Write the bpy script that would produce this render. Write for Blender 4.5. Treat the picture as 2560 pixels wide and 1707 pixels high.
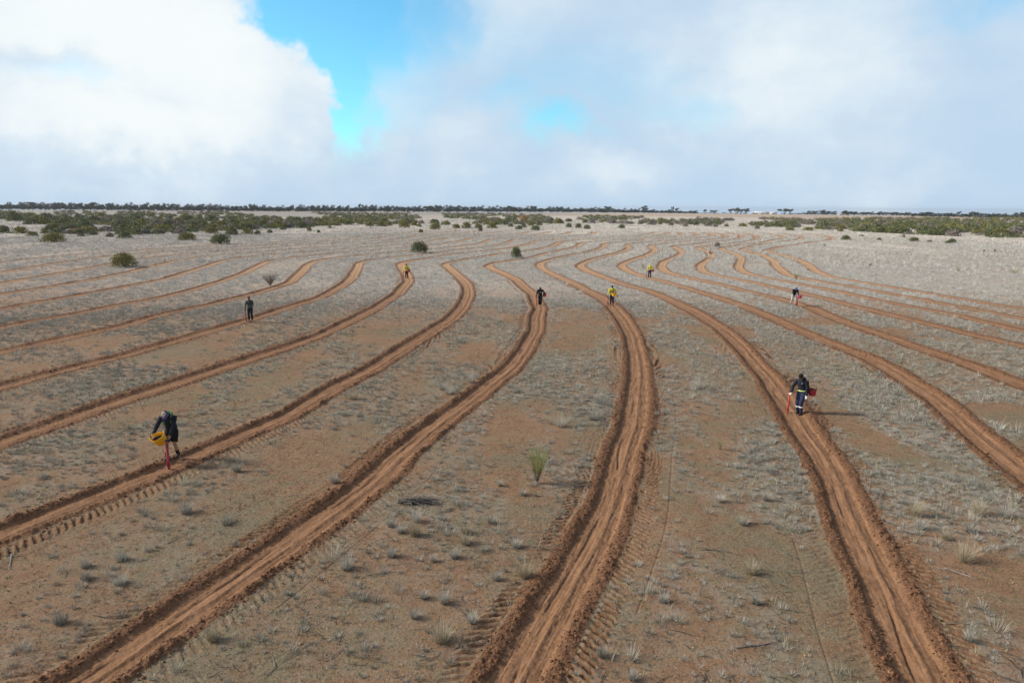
import bpy, bmesh, math, random
import numpy as np
from mathutils import Vector, Matrix
R=math.radians
for o in list(bpy.data.objects): bpy.data.objects.remove(o)
scene=bpy.context.scene; COL=scene.collection
# ------------------------------------------------------------------ camera
CAM_H=8.2; F=1707.0; CX,CY=1280.0,853.5; HL,HR=508.0,526.5
_roll=math.atan((HR-HL)/2560); _pitch=math.atan((CY-(HL+HR)/2)*math.cos(_roll)/F)
FWD=np.array([0,math.cos(_pitch),-math.sin(_pitch)]); _u0=np.array([0,math.sin(_pitch),math.cos(_pitch)]); _r0=np.array([1.,0,0])
RT=math.cos(_roll)*_r0+math.sin(_roll)*_u0; UP=-math.sin(_roll)*_r0+math.cos(_roll)*_u0
cd=bpy.data.cameras.new('camera'); cam=bpy.data.objects.new('camera',cd); COL.objects.link(cam)
M=Matrix(((RT[0],UP[0],-FWD[0],0),(RT[1],UP[1],-FWD[1],0),(RT[2],UP[2],-FWD[2],CAM_H),(0,0,0,1)))
cam.matrix_world=M; cd.sensor_width=36; cd.lens=36*F/2560; cd.clip_start=0.1; cd.clip_end=20000
scene.camera=cam
scene.render.resolution_x=1024; scene.render.resolution_y=682
scene.view_settings.view_transform='Standard'; scene.view_settings.look='None'; scene.view_settings.exposure=0.0; scene.view_settings.gamma=1.0
# ------------------------------------------------------------------ sun
SUN_EL=30.0; SUN_AZ=-84.0     # azimuth from +Y (view direction), negative = left; sun stands left and a little behind
sd=bpy.data.lights.new('sun','SUN'); sun=bpy.data.objects.new('sun',sd); COL.objects.link(sun)
sd.energy=4.4; sd.angle=R(9); sd.color=(1.0,0.93,0.82)
_s=Vector((math.sin(R(SUN_AZ))*math.cos(R(SUN_EL)),math.cos(R(SUN_AZ))*math.cos(R(SUN_EL)),math.sin(R(SUN_EL))))
sun.rotation_euler=_s.to_track_quat('Z','Y').to_euler(); sun.location=(-30,-10,30)
# ------------------------------------------------------------------ node helper
class NT:
    def __init__(s,tree): s.t=tree; s.n=tree.nodes; s.l=tree.links
    def node(s,typ,ins=None,**kw):
        n=s.n.new(typ)
        for k,v in kw.items(): setattr(n,k,v)
        for k,v in (ins or {}).items(): s.put(n.inputs[k],v)
        return n
    def put(s,sock,v):
        if isinstance(v,bpy.types.NodeSocket): s.l.new(v,sock)
        elif isinstance(v,(tuple,list)):
            v=tuple(v)
            if sock.type=='RGBA' and len(v)==3: v=v+(1,)
            sock.default_value=v
        else: sock.default_value=v
    def m(s,op,a,b=0.0,c=0.0,clamp=False):
        n=s.n.new('ShaderNodeMath'); n.operation=op; n.use_clamp=clamp
        s.put(n.inputs[0],a); s.put(n.inputs[1],b); s.put(n.inputs[2],c); return n.outputs[0]
    def add(s,a,b): return s.m('ADD',a,b)
    def sub(s,a,b): return s.m('SUBTRACT',a,b)
    def mul(s,a,b): return s.m('MULTIPLY',a,b)
    def vm(s,op,a,b=(0,0,0)):
        n=s.n.new('ShaderNodeVectorMath'); n.operation=op; s.put(n.inputs[0],a)
        if op=='SCALE': s.put(n.inputs[3],b)
        else: s.put(n.inputs[1],b)
        return n.outputs[0]
    def ss(s,x,a,b,lo=0.0,hi=1.0):
        n=s.n.new('ShaderNodeMapRange'); n.interpolation_type='SMOOTHSTEP'
        s.put(n.inputs[0],x); s.put(n.inputs[1],a); s.put(n.inputs[2],b); s.put(n.inputs[3],lo); s.put(n.inputs[4],hi); return n.outputs[0]
    def mix(s,f,a,b,mode='MIX'):
        n=s.n.new('ShaderNodeMix'); n.data_type='RGBA'; n.blend_type=mode
        s.put(n.inputs[0],f); s.put(n.inputs[6],a); s.put(n.inputs[7],b); return n.outputs[2]
    def noise(s,vec,scale,detail=3,rough=.55,col=False):
        n=s.n.new('ShaderNodeTexNoise'); s.put(n.inputs['Vector'],vec); n.inputs['Scale'].default_value=scale
        n.inputs['Detail'].default_value=detail; n.inputs['Roughness'].default_value=rough
        return n.outputs['Color' if col else 'Fac']
    def attr(s,name,out='Fac'):
        n=s.n.new('ShaderNodeAttribute'); n.attribute_name=name; return n.outputs[out]
    def xyz(s,v):
        n=s.n.new('ShaderNodeSeparateXYZ'); s.put(n.inputs[0],v); return n.outputs
    def comb(s,x,y,z):
        n=s.n.new('ShaderNodeCombineXYZ'); s.put(n.inputs[0],x); s.put(n.inputs[1],y); s.put(n.inputs[2],z); return n.outputs[0]
# ------------------------------------------------------------------ sky: Nishita with broken cloud laid out by direction
world=bpy.data.worlds.new('World'); scene.world=world; world.use_nodes=True
wt=world.node_tree; wt.nodes.clear(); w=NT(wt)
sky=w.node('ShaderNodeTexSky'); sky.sky_type='NISHITA'; sky.sun_disc=False; sky.sun_elevation=R(SUN_EL); sky.sun_rotation=R(SUN_AZ)
sky.air_density=1.0; sky.dust_density=0.3; sky.ozone_density=2.0
tc=w.node('ShaderNodeTexCoord').outputs['Generated']
dx,dy,dz=w.xyz(tc)
az=w.mul(w.m('ARCTAN2',dx,dy),57.2958); el=w.mul(w.m('ARCSINE',dz),57.2958)
nz=w.noise(tc,3.2,6,.55,True); nx,ny,_=w.xyz(nz)
nf=w.noise(tc,9.0,5,.6,True); fx,fy,_=w.xyz(nf)
ng=w.noise(tc,26.0,5,.62,True); gx,gy,_=w.xyz(ng)
azp=w.add(w.add(az,w.mul(w.sub(gx,.5),2.6)),w.add(w.mul(w.sub(nx,.5),11.0),w.mul(w.sub(fx,.5),6.0)))
elp=w.add(w.add(el,w.mul(w.sub(gy,.5),2.0)),w.add(w.mul(w.sub(ny,.5),7.0),w.mul(w.sub(fy,.5),4.0)))
def PXD(x,y):      # a direction given the way it was read off the photograph
    d=FWD+(x-CX)/F*RT-(y-CY)/F*UP; d=d/np.linalg.norm(d)
    return math.degrees(math.atan2(d[0],d[1])),math.degrees(math.asin(d[2]))
def blob(x,y,rx,ry,a=azp,e=elp):
    A,E=PXD(x,y); kx=math.degrees(1/F)
    u=w.mul(w.sub(a,A),1/(rx*kx)); v=w.mul(w.sub(e,E),1/(ry*kx))
    return w.m('SQRT',w.add(w.mul(u,u),w.mul(v,v)))       # 1 on the rim
def gauss(x,y,rx,ry,amp): return w.mul(w.m('EXPONENT',w.mul(w.m('POWER',blob(x,y,rx,ry),2.0),-1.0)),amp)
def acc(items,op='MAXIMUM'):
    r=items[0]
    for i in items[1:]: r=w.m(op,r,i)
    return r
gaps=acc([gauss(740,30,170,100,1.3),gauss(960,120,150,130,.85),gauss(820,60,190,130,1.3),gauss(860,190,120,110,1.3),gauss(900,285,80,60,.9),gauss(1010,50,170,120,.75),
 gauss(1385,300,90,55,.74),gauss(1290,235,170,55,.45),gauss(1450,180,330,100,.38),gauss(1725,240,150,55,.36),gauss(1230,110,220,110,.30),
 gauss(190,205,120,34,.3),gauss(2470,0,110,60,.5),gauss(1500,320,60,30,.3)])
# open sky outside the photographed sector: broken cloud from noise
wide=w.ss(w.noise(tc,2.2,5,.55),.50,.62)
outside=w.m('MAXIMUM',w.ss(el,20,32),w.ss(w.m('ABSOLUTE',az),42,60))
cover=w.sub(1.0,w.m('MINIMUM',gaps,1.0))
cover=w.ss(cover,0.05,0.95)
cum=w.m('MINIMUM',w.m('MINIMUM',blob(240,0,330,250),blob(650,265,195,170)),blob(300,330,480,240))
cumm=w.ss(cum,1.05,.86)
cumm=w.mul(cumm,w.sub(1.0,w.m('MINIMUM',gauss(190,205,130,34,.3),1.0)))
cover=w.m('MAXIMUM',cover,cumm)
cover=w.add(w.mul(cover,w.sub(1.0,outside)),w.mul(w.mul(wide,.8),outside))
# cloud tone: bright cumulus on the left, blue grey stratus at right and along the horizon
t1=w.noise(tc,4.0,5,.5); t2=w.noise(w.vm('MULTIPLY',tc,(1,1,3.0)),5.5,6,.55)
bright=acc([gauss(330,120,520,230,1.0),gauss(330,300,420,95,.95),gauss(640,250,200,150,.7),gauss(1500,420,190,75,.45),gauss(1130,340,260,120,.35),gauss(1950,170,380,190,.55),gauss(2280,450,200,55,.28),gauss(1250,40,250,120,.4),gauss(250,480,180,30,.3)])
bright=w.add(bright,w.mul(w.sub(w.add(w.mul(t1,.35),w.add(w.mul(t2,.35),w.mul(w.noise(tc,14.0,6,.6),.3))),.5),1.5))
bright=w.sub(bright,gauss(90,165,190,30,.35)); bright=w.m('MAXIMUM',bright,0.0)
ccol=w.mix(w.ss(bright,0.0,.95),(.53,.69,.86),(.92,.975,.985))
ccol=w.mix(w.mul(outside,.85),ccol,(.84,.80,.76))
blue=w.vm('MULTIPLY',sky.outputs[0],w.mix(outside,(.95,1.85,1.95),(1.25,1.1,1.0)))
STR=0.10
cs=w.vm('SCALE',ccol,1/STR)
allc=w.mix(cover,blue,cs)
# the stretch of sky below the horizon only lights things from below: earth coloured
allc=w.mix(w.ss(el,-0.3,-2.0),allc,(1.6,1.1,.8))
bg=w.node('ShaderNodeBackground',{'Color':allc,'Strength':STR})
wo=w.node('ShaderNodeOutputWorld',{'Surface':bg.outputs[0]})
# ------------------------------------------------------------------ tagging, meshes
def tag(o,label=None,cat=None,group=None,kind=None):
    if label: o['label']=label
    if cat: o['category']=cat
    if group: o['group']=group
    if kind: o['kind']=kind
    return o
def empty(name,loc=(0,0,0),rz=0.,sc=1.):
    o=bpy.data.objects.new(name,None); o.location=loc; o.rotation_euler=(0,0,rz); o.scale=(sc,sc,sc); COL.objects.link(o); return o
def link(name,me,parent=None,loc=None):
    o=bpy.data.objects.new(name,me); COL.objects.link(o)
    if parent: o.parent=parent
    if loc is not None: o.location=loc
    return o
def npmesh(name,V,T,mats=(),smooth=False,attrs=None,midx=None):
    """V (n,3); T (m,3) or (m,4) int"""
    V=np.ascontiguousarray(V,dtype=np.float32); T=np.ascontiguousarray(T,dtype=np.int32); k=T.shape[1]
    me=bpy.data.meshes.new(name); me.vertices.add(len(V)); me.vertices.foreach_set('co',V.ravel())
    me.loops.add(T.size); me.loops.foreach_set('vertex_index',T.ravel())
    me.polygons.add(len(T)); me.polygons.foreach_set('loop_start',np.arange(0,T.size,k,dtype=np.int32)); me.polygons.foreach_set('loop_total',np.full(len(T),k,dtype=np.int32))
    if smooth: me.polygons.foreach_set('use_smooth',np.ones(len(T),dtype=bool))
    for m_ in mats: me.materials.append(m_)
    if midx is not None: me.polygons.foreach_set('material_index',np.asarray(midx,dtype=np.int32))
    for k_,v in (attrs or {}).items():
        v=np.asarray(v,dtype=np.float32)
        if v.ndim==1: a=me.attributes.new(k_,'FLOAT','POINT'); a.data.foreach_set('value',v)
        else:
            a=me.attributes.new(k_,'FLOAT_COLOR','POINT'); a.data.foreach_set('color',np.c_[v,np.ones(len(v))].astype(np.float32).ravel())
    me.update(calc_edges=True); me.validate(); return me
def mat(name,col,rough=.8,vary=0.0,scale=6.0,attr=None,col2=None,spec=.3,bump=0.0,bscale=20.,metal=0.):
    m_=bpy.data.materials.new(name); m_.use_nodes=True; t=NT(m_.node_tree); b=m_.node_tree.nodes['Principled BSDF']
    c=col; pos=t.node('ShaderNodeTexCoord').outputs['Object']
    if attr: c=t.mix(t.attr(attr),col,col2 or col)
    if vary:
        n=t.noise(pos,scale,4,.6); c=t.mix(t.ss(n,.3,.7),t.vm('SCALE',c,1-vary),t.vm('SCALE',c,1+vary))
    t.put(b.inputs['Base Color'],c); b.inputs['Roughness'].default_value=rough; b.inputs['Specular IOR Level'].default_value=spec; b.inputs['Metallic'].default_value=metal
    if bump:
        bn=t.node('ShaderNodeBump',{'Height':t.noise(pos,bscale,4),'Strength':bump,'Distance':.02}); t.put(b.inputs['Normal'],bn.outputs[0])
    return m_
def px2g(x,y,z=0.):
    d=FWD+(x-CX)/F*RT-(y-CY)/F*UP; t=(z-CAM_H)/d[2]; return np.array([d[0]*t,d[1]*t])
def pxscale(x,y):    # photograph pixels per metre at that ground point
    g=px2g(x,y); v=np.array([g[0],g[1],-CAM_H]); return F/float(v@FWD)
def pxarr(X,Y):
    v=np.stack([X,Y,np.full_like(X,-CAM_H)],-1); d=v@FWD
    return CX+F*(v@RT)/d, CY-F*(v@UP)/d
# hashed value noise
def _h(ix,iy,seed):
    n=(ix.astype(np.int64)*374761393+iy.astype(np.int64)*668265263+seed*974634777)&0xffffffff
    n=((n^(n>>13))*1274126177)&0xffffffff; return ((n^(n>>16))&0xffff)/65535.0
def vnoise(x,y,seed=0):
    ix=np.floor(x); iy=np.floor(y); fx=x-ix; fy=y-iy; fx=fx*fx*(3-2*fx); fy=fy*fy*(3-2*fy)
    a=_h(ix,iy,seed); b=_h(ix+1,iy,seed); c=_h(ix,iy+1,seed); d=_h(ix+1,iy+1,seed)
    return (a*(1-fx)+b*fx)*(1-fy)+(c*(1-fx)+d*fx)*fy
def fbm(x,y,oct=3,seed=0):
    s=0;a=.5;t=0
    for i in range(oct): s=s+a*vnoise(x*2**i+17.3*i,y*2**i+5.1*i,seed+i); t+=a; a*=.5
    return s/t
def sst(x,a,b):
    t=np.clip((x-a)/(b-a),0,1); return t*t*(3-2*t)
# ------------------------------------------------------------------ the furrow lines, as plan positions x(y) every two metres
TRK=[
[-70.04,-70.09,-70.14,-70.19,-70.24,-70.29,-70.34,-70.39,-70.44,-70.48,-70.53,-70.58,-70.63,-70.68,-70.73,-70.78,-70.83,-70.88,-70.93,-70.98,-71.03,-71.07,-71.12,-71.17,-71.22,-71.27,-71.32,-71.37,-71.42,-71.47,-71.52,-71.57,-71.62,-71.67,-71.71,-71.76,-71.81,-71.86,-71.91,-71.96,-72.01,-72.06,-72.11,-72.16,-72.21,-72.26,-72.30,-72.36,-72.41,-72.48,-72.57,-72.65,-72.70,-72.67,-72.36,-71.65,-70.80,-70.02,-69.37,-68.68,-67.98,-67.33,-66.65,-65.70,-64.65,-63.66,-62.75,-61.88,-61.02,-60.15,-59.26,-58.33,-57.39,-56.44,-55.51,-54.57,-53.59,-52.57,-51.51,-50.43,-49.32,-48.22,-47.14,-46.08,-45.03,-43.99,-42.98,-42.11,-41.77,-41.97,-42.07,-41.98,-41.83,-41.70,-41.61,-41.52,-41.31,-41.00,-40.65,-40.28,-39.73,-38.55,-37.43,-36.39,-35.43,-34.57,-33.81,-33.15,-32.54,-31.94,-31.36,-30.80,-30.28,-29.82,-29.43,-29.10,-28.78,-28.47,-28.17,-27.87,-27.58,-27.49,-27.44,-27.42,-27.43,-27.48,-27.57,-27.69,-27.85],
[-49.44,-49.75,-50.07,-50.38,-50.69,-51.01,-51.32,-51.63,-51.95,-52.26,-52.57,-52.89,-53.20,-53.51,-53.83,-54.14,-54.45,-54.77,-55.08,-55.39,-55.71,-56.02,-56.33,-56.65,-56.96,-57.27,-57.59,-57.90,-58.21,-58.53,-58.84,-59.15,-59.47,-59.78,-60.09,-60.41,-60.72,-61.03,-61.35,-61.66,-62.01,-62.35,-62.70,-63.04,-63.34,-63.63,-63.91,-64.19,-64.45,-64.67,-64.83,-64.88,-64.85,-64.74,-64.44,-63.90,-63.26,-62.59,-61.89,-61.15,-60.38,-59.62,-58.85,-58.04,-57.17,-56.22,-55.24,-54.42,-53.74,-53.11,-52.46,-51.77,-50.98,-50.05,-49.01,-47.83,-46.55,-45.21,-43.89,-42.65,-41.47,-40.36,-39.31,-38.31,-37.32,-36.36,-35.41,-34.59,-34.33,-34.65,-34.76,-34.66,-34.51,-34.36,-34.21,-34.06,-33.92,-33.22,-31.85,-30.57,-29.36,-28.22,-27.14,-26.14,-25.23,-24.43,-23.73,-23.10,-22.50,-21.91,-21.34,-20.80,-20.31,-19.89,-19.53,-19.21,-18.90,-18.59,-18.29,-18.00,-17.81,-17.74,-17.71,-17.71,-17.75,-17.82,-17.92,-18.06,-18.24],
[-50.40,-50.49,-50.59,-50.68,-50.77,-50.87,-50.96,-51.06,-51.15,-51.24,-51.34,-51.43,-51.52,-51.62,-51.71,-51.81,-51.90,-51.99,-52.09,-52.18,-52.27,-52.37,-52.46,-52.55,-52.65,-52.74,-52.84,-52.93,-53.02,-53.12,-53.21,-53.30,-53.40,-53.49,-53.59,-53.69,-53.81,-53.97,-54.16,-54.37,-54.57,-54.78,-54.98,-55.19,-55.40,-55.62,-55.90,-56.24,-56.57,-56.91,-57.18,-57.16,-56.97,-56.75,-56.48,-56.13,-55.63,-54.94,-54.12,-53.27,-52.45,-51.67,-50.92,-50.18,-49.43,-48.65,-47.88,-47.12,-46.34,-45.51,-44.59,-43.49,-42.20,-40.84,-39.50,-38.15,-36.82,-35.56,-34.46,-33.53,-32.70,-31.93,-31.24,-30.65,-30.18,-29.74,-29.31,-28.87,-28.45,-28.05,-27.75,-27.56,-27.41,-27.27,-27.13,-26.99,-26.86,-25.51,-24.19,-22.95,-21.78,-20.67,-19.64,-18.69,-17.83,-17.09,-16.43,-15.82,-15.23,-14.65,-14.09,-13.57,-13.12,-12.74,-12.41,-12.09,-11.78,-11.48,-11.19,-10.91,-10.83,-10.78,-10.76,-10.78,-10.84,-10.92,-11.05,-11.21,-11.41],
[-52.05,-51.87,-51.69,-51.52,-51.34,-51.17,-50.99,-50.81,-50.64,-50.46,-50.29,-50.11,-49.93,-49.76,-49.58,-49.41,-49.23,-49.05,-48.88,-48.70,-48.53,-48.35,-48.17,-48.00,-47.82,-47.65,-47.47,-47.30,-47.12,-46.94,-46.68,-46.55,-46.47,-46.38,-46.30,-46.30,-46.39,-46.54,-46.70,-46.87,-47.11,-47.47,-47.86,-48.22,-48.49,-48.71,-48.96,-49.24,-49.52,-49.78,-49.93,-49.94,-49.87,-49.69,-49.28,-48.63,-47.86,-47.03,-46.18,-45.37,-44.62,-43.92,-43.21,-42.46,-41.65,-40.74,-39.74,-38.68,-37.62,-36.58,-35.54,-34.50,-33.45,-32.39,-31.32,-30.26,-29.20,-28.15,-27.11,-26.22,-25.59,-25.06,-24.54,-24.03,-23.52,-23.04,-22.69,-22.59,-22.50,-22.37,-22.22,-22.07,-21.92,-21.77,-21.63,-20.17,-18.70,-17.34,-16.07,-14.87,-13.73,-12.66,-11.67,-10.77,-9.98,-9.29,-8.66,-8.06,-7.48,-6.91,-6.37,-5.89,-5.48,-5.13,-4.80,-4.49,-4.19,-3.89,-3.59,-3.43,-3.37,-3.34,-3.34,-3.38,-3.45,-3.56,-3.70,-3.89,-4.11],
[-44.21,-44.05,-43.90,-43.74,-43.59,-43.43,-43.28,-43.12,-42.97,-42.81,-42.65,-42.50,-42.34,-42.19,-42.03,-41.88,-41.72,-41.56,-41.41,-41.25,-41.10,-40.94,-40.79,-40.63,-40.47,-40.35,-40.19,-39.93,-39.70,-39.59,-39.48,-39.35,-39.21,-39.11,-39.02,-38.94,-39.02,-39.26,-39.52,-39.79,-40.09,-40.40,-40.70,-41.01,-41.37,-41.75,-42.12,-42.49,-42.79,-43.00,-43.17,-43.32,-43.33,-42.97,-42.39,-41.71,-40.96,-40.12,-39.15,-38.10,-37.02,-35.98,-34.96,-33.94,-32.92,-31.89,-30.85,-29.84,-28.87,-27.92,-27.01,-26.21,-25.47,-24.71,-23.92,-23.12,-22.28,-21.47,-20.90,-20.48,-20.07,-19.67,-19.28,-18.93,-18.66,-18.41,-18.17,-17.92,-17.66,-17.41,-17.16,-15.74,-14.08,-12.40,-10.78,-9.27,-7.86,-6.55,-5.32,-4.16,-3.06,-2.03,-1.09,-0.24,0.49,1.14,1.75,2.34,2.92,3.47,3.98,4.43,4.80,5.14,5.45,5.76,6.06,6.35,6.61,6.69,6.74,6.75,6.73,6.67,6.57,6.45,6.28,6.08,5.84],
[-40.41,-40.12,-39.83,-39.54,-39.24,-38.95,-38.66,-38.37,-38.08,-37.78,-37.49,-37.20,-36.91,-36.61,-36.32,-36.03,-35.74,-35.44,-35.15,-34.86,-34.57,-34.29,-33.98,-33.55,-33.13,-32.88,-32.62,-32.13,-31.62,-31.45,-31.44,-31.47,-31.52,-31.61,-31.72,-31.85,-32.05,-32.31,-32.56,-32.81,-33.11,-33.46,-33.81,-34.16,-34.52,-34.93,-35.32,-35.72,-36.08,-36.21,-36.19,-36.04,-35.76,-35.32,-34.74,-34.01,-33.19,-32.32,-31.43,-30.49,-29.50,-28.50,-27.53,-26.56,-25.58,-24.55,-23.44,-22.33,-21.44,-20.68,-19.88,-19.05,-18.23,-17.41,-16.60,-15.81,-15.09,-14.54,-14.16,-13.82,-13.47,-13.12,-12.77,-12.45,-12.16,-11.89,-11.63,-11.37,-11.11,-10.85,-10.04,-8.41,-6.73,-5.07,-3.51,-2.06,-0.71,0.56,1.75,2.88,3.94,4.93,5.81,6.60,7.28,7.90,8.50,9.09,9.65,10.19,10.66,11.06,11.41,11.74,12.04,12.35,12.65,12.94,13.08,13.14,13.17,13.16,13.12,13.05,12.93,12.78,12.60,12.37,12.11],
[-35.37,-34.98,-34.58,-34.18,-33.79,-33.39,-32.99,-32.59,-32.20,-31.80,-31.40,-31.00,-30.61,-30.21,-29.81,-29.42,-29.02,-28.61,-28.17,-27.72,-27.21,-26.75,-26.66,-26.61,-26.41,-25.94,-25.47,-25.20,-24.95,-24.70,-24.47,-24.30,-24.14,-24.03,-24.06,-24.23,-24.54,-24.96,-25.36,-25.76,-26.17,-26.60,-27.04,-27.48,-27.92,-28.35,-28.70,-29.02,-29.30,-29.47,-29.42,-29.17,-28.78,-28.22,-27.48,-26.60,-25.67,-24.75,-23.84,-22.94,-22.03,-21.10,-20.13,-19.08,-17.97,-16.83,-15.72,-14.66,-13.66,-12.75,-11.94,-11.16,-10.36,-9.54,-8.72,-7.92,-7.39,-7.16,-6.99,-6.82,-6.65,-6.48,-6.31,-6.12,-5.92,-5.72,-5.52,-5.32,-5.12,-3.91,-2.33,-0.66,1.01,2.62,4.12,5.52,6.82,8.04,9.20,10.30,11.32,12.25,13.08,13.80,14.45,15.06,15.65,16.22,16.77,17.28,17.71,18.08,18.41,18.73,19.03,19.33,19.63,19.87,19.94,19.99,19.99,19.97,19.91,19.81,19.68,19.51,19.30,19.06,18.77],
[-28.84,-28.41,-27.99,-27.56,-27.14,-26.71,-26.29,-25.86,-25.44,-25.01,-24.59,-24.16,-23.73,-23.31,-22.91,-22.37,-21.70,-21.24,-20.88,-20.52,-20.14,-19.77,-19.40,-19.06,-18.76,-18.54,-18.32,-18.04,-17.59,-17.46,-17.52,-17.62,-17.70,-17.78,-17.88,-18.09,-18.33,-18.57,-18.83,-19.16,-19.50,-19.84,-20.18,-20.55,-20.94,-21.32,-21.72,-22.10,-22.32,-22.40,-22.28,-21.90,-21.31,-20.61,-19.79,-18.80,-17.63,-16.41,-15.29,-14.37,-13.63,-12.97,-12.30,-11.58,-10.79,-9.93,-9.00,-8.02,-7.04,-6.08,-5.21,-4.45,-3.81,-3.23,-2.69,-2.23,-1.89,-1.64,-1.39,-1.14,-0.89,-0.64,-0.39,-0.14,0.13,0.39,0.66,2.03,3.49,5.02,6.65,8.34,9.99,11.54,12.98,14.32,15.58,16.77,17.89,18.94,19.92,20.80,21.57,22.24,22.86,23.46,24.04,24.60,25.13,25.60,26.00,26.34,26.66,26.97,27.27,27.57,27.87,27.99,28.05,28.07,28.06,28.01,27.93,27.82,27.66,27.47,27.25,26.98,26.68],
[-21.52,-21.13,-20.74,-20.34,-19.95,-19.56,-19.16,-18.77,-18.37,-17.98,-17.56,-17.13,-16.61,-15.99,-15.41,-14.86,-14.28,-13.64,-13.08,-12.65,-12.31,-12.09,-11.87,-11.68,-11.50,-11.31,-11.17,-11.12,-11.05,-10.98,-10.93,-11.04,-11.16,-11.27,-11.38,-11.49,-11.68,-12.02,-12.37,-12.74,-13.14,-13.58,-14.03,-14.46,-14.89,-15.31,-15.73,-16.06,-16.15,-15.97,-15.57,-15.00,-14.33,-13.63,-12.95,-12.32,-11.72,-11.10,-10.39,-9.54,-8.54,-7.46,-6.38,-5.32,-4.29,-3.29,-2.32,-1.44,-0.67,0.04,0.72,1.36,1.90,2.36,2.81,3.24,3.67,4.06,4.38,4.67,4.95,5.22,5.48,5.83,6.55,7.76,9.24,10.84,12.50,14.21,15.97,17.76,19.58,21.41,23.23,25.01,26.75,28.42,30.03,31.61,33.15,34.66,36.13,37.52,38.76,39.82,40.77,41.67,42.56,43.44,44.30,45.14,45.96,46.77,47.55,48.01,48.23,48.30,48.34,48.34,48.31,48.25,48.15,48.01,47.84,47.63,47.38,47.09,46.77],
[-17.49,-16.71,-15.94,-15.16,-14.38,-13.60,-12.82,-11.96,-11.10,-10.35,-9.68,-8.97,-8.61,-8.23,-7.75,-7.26,-6.90,-6.58,-6.25,-5.89,-5.54,-5.23,-4.93,-4.65,-4.50,-4.36,-4.23,-4.20,-4.22,-4.22,-4.21,-4.30,-4.50,-4.69,-4.87,-5.10,-5.44,-5.79,-6.14,-6.51,-6.91,-7.31,-7.71,-8.12,-8.55,-8.97,-9.40,-9.69,-9.65,-9.34,-8.82,-8.18,-7.49,-6.79,-6.06,-5.31,-4.55,-3.75,-2.91,-2.01,-1.04,-0.02,1.03,2.10,3.13,4.06,4.87,5.61,6.30,6.94,7.52,8.02,8.42,8.77,9.11,9.45,9.78,10.08,10.37,10.68,11.01,11.42,11.96,12.73,13.83,15.22,16.82,18.54,20.33,22.16,23.98,25.79,27.55,29.27,30.94,32.57,34.14,35.64,37.02,38.26,39.46,40.66,41.87,43.06,44.24,45.40,46.52,47.55,48.50,49.39,50.25,50.81,51.12,51.42,51.72,52.01,52.11,52.17,52.19,52.17,52.12,52.04,51.92,51.76,51.57,51.34,51.07,50.76,50.41],
[-9.66,-8.98,-8.30,-7.62,-6.87,-6.12,-5.38,-4.67,-4.11,-3.74,-3.22,-2.58,-1.96,-1.34,-0.80,-0.29,0.22,0.53,0.81,1.11,1.41,1.63,1.66,1.78,1.90,2.03,2.19,2.14,2.07,2.01,2.03,1.84,1.54,1.29,1.06,0.83,0.63,0.37,-0.01,-0.44,-0.89,-1.34,-1.81,-2.30,-2.79,-3.23,-3.47,-3.39,-2.98,-2.35,-1.55,-0.56,0.59,1.66,2.49,3.17,3.79,4.36,4.91,5.50,6.12,6.78,7.50,8.26,9.03,9.79,10.53,11.22,11.86,12.47,13.02,13.52,13.95,14.33,14.67,14.96,15.24,15.52,15.83,16.24,16.86,17.84,19.23,20.87,22.60,24.35,26.08,27.78,29.44,31.03,32.49,33.84,35.12,36.43,37.80,39.22,40.67,42.11,43.50,44.86,46.17,47.42,48.59,49.66,50.65,51.56,52.44,53.29,54.02,54.37,54.70,55.01,55.32,55.62,55.91,56.11,56.18,56.21,56.21,56.18,56.11,56.01,55.87,55.69,55.48,55.23,54.94,54.61,54.24],
[-2.30,-1.60,-0.90,-0.19,0.59,1.35,2.09,2.74,3.28,3.80,4.35,4.84,5.28,5.67,6.07,6.43,6.77,7.10,7.34,7.59,7.83,7.99,8.14,8.29,8.37,8.39,8.41,8.41,8.31,8.19,8.02,7.75,7.45,7.18,6.95,6.72,6.46,6.15,5.79,5.43,5.09,4.80,4.53,4.28,4.07,3.92,3.83,3.82,3.93,4.18,4.58,5.11,5.73,6.39,7.09,7.80,8.52,9.27,10.08,10.99,11.94,12.86,13.73,14.53,15.24,15.89,16.51,17.11,17.69,18.24,18.73,19.15,19.52,19.84,20.15,20.45,20.77,21.17,21.72,22.48,23.50,24.76,26.18,27.65,29.13,30.58,32.00,33.38,34.79,36.27,37.77,39.28,40.79,42.33,43.93,45.62,47.30,48.86,50.26,51.49,52.61,53.66,54.67,55.64,56.53,57.08,57.60,58.06,58.44,58.78,59.10,59.40,59.70,60.00,60.29,60.37,60.42,60.44,60.42,60.37,60.28,60.16,60.00,59.80,59.57,59.29,58.98,58.63,58.24],
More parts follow.
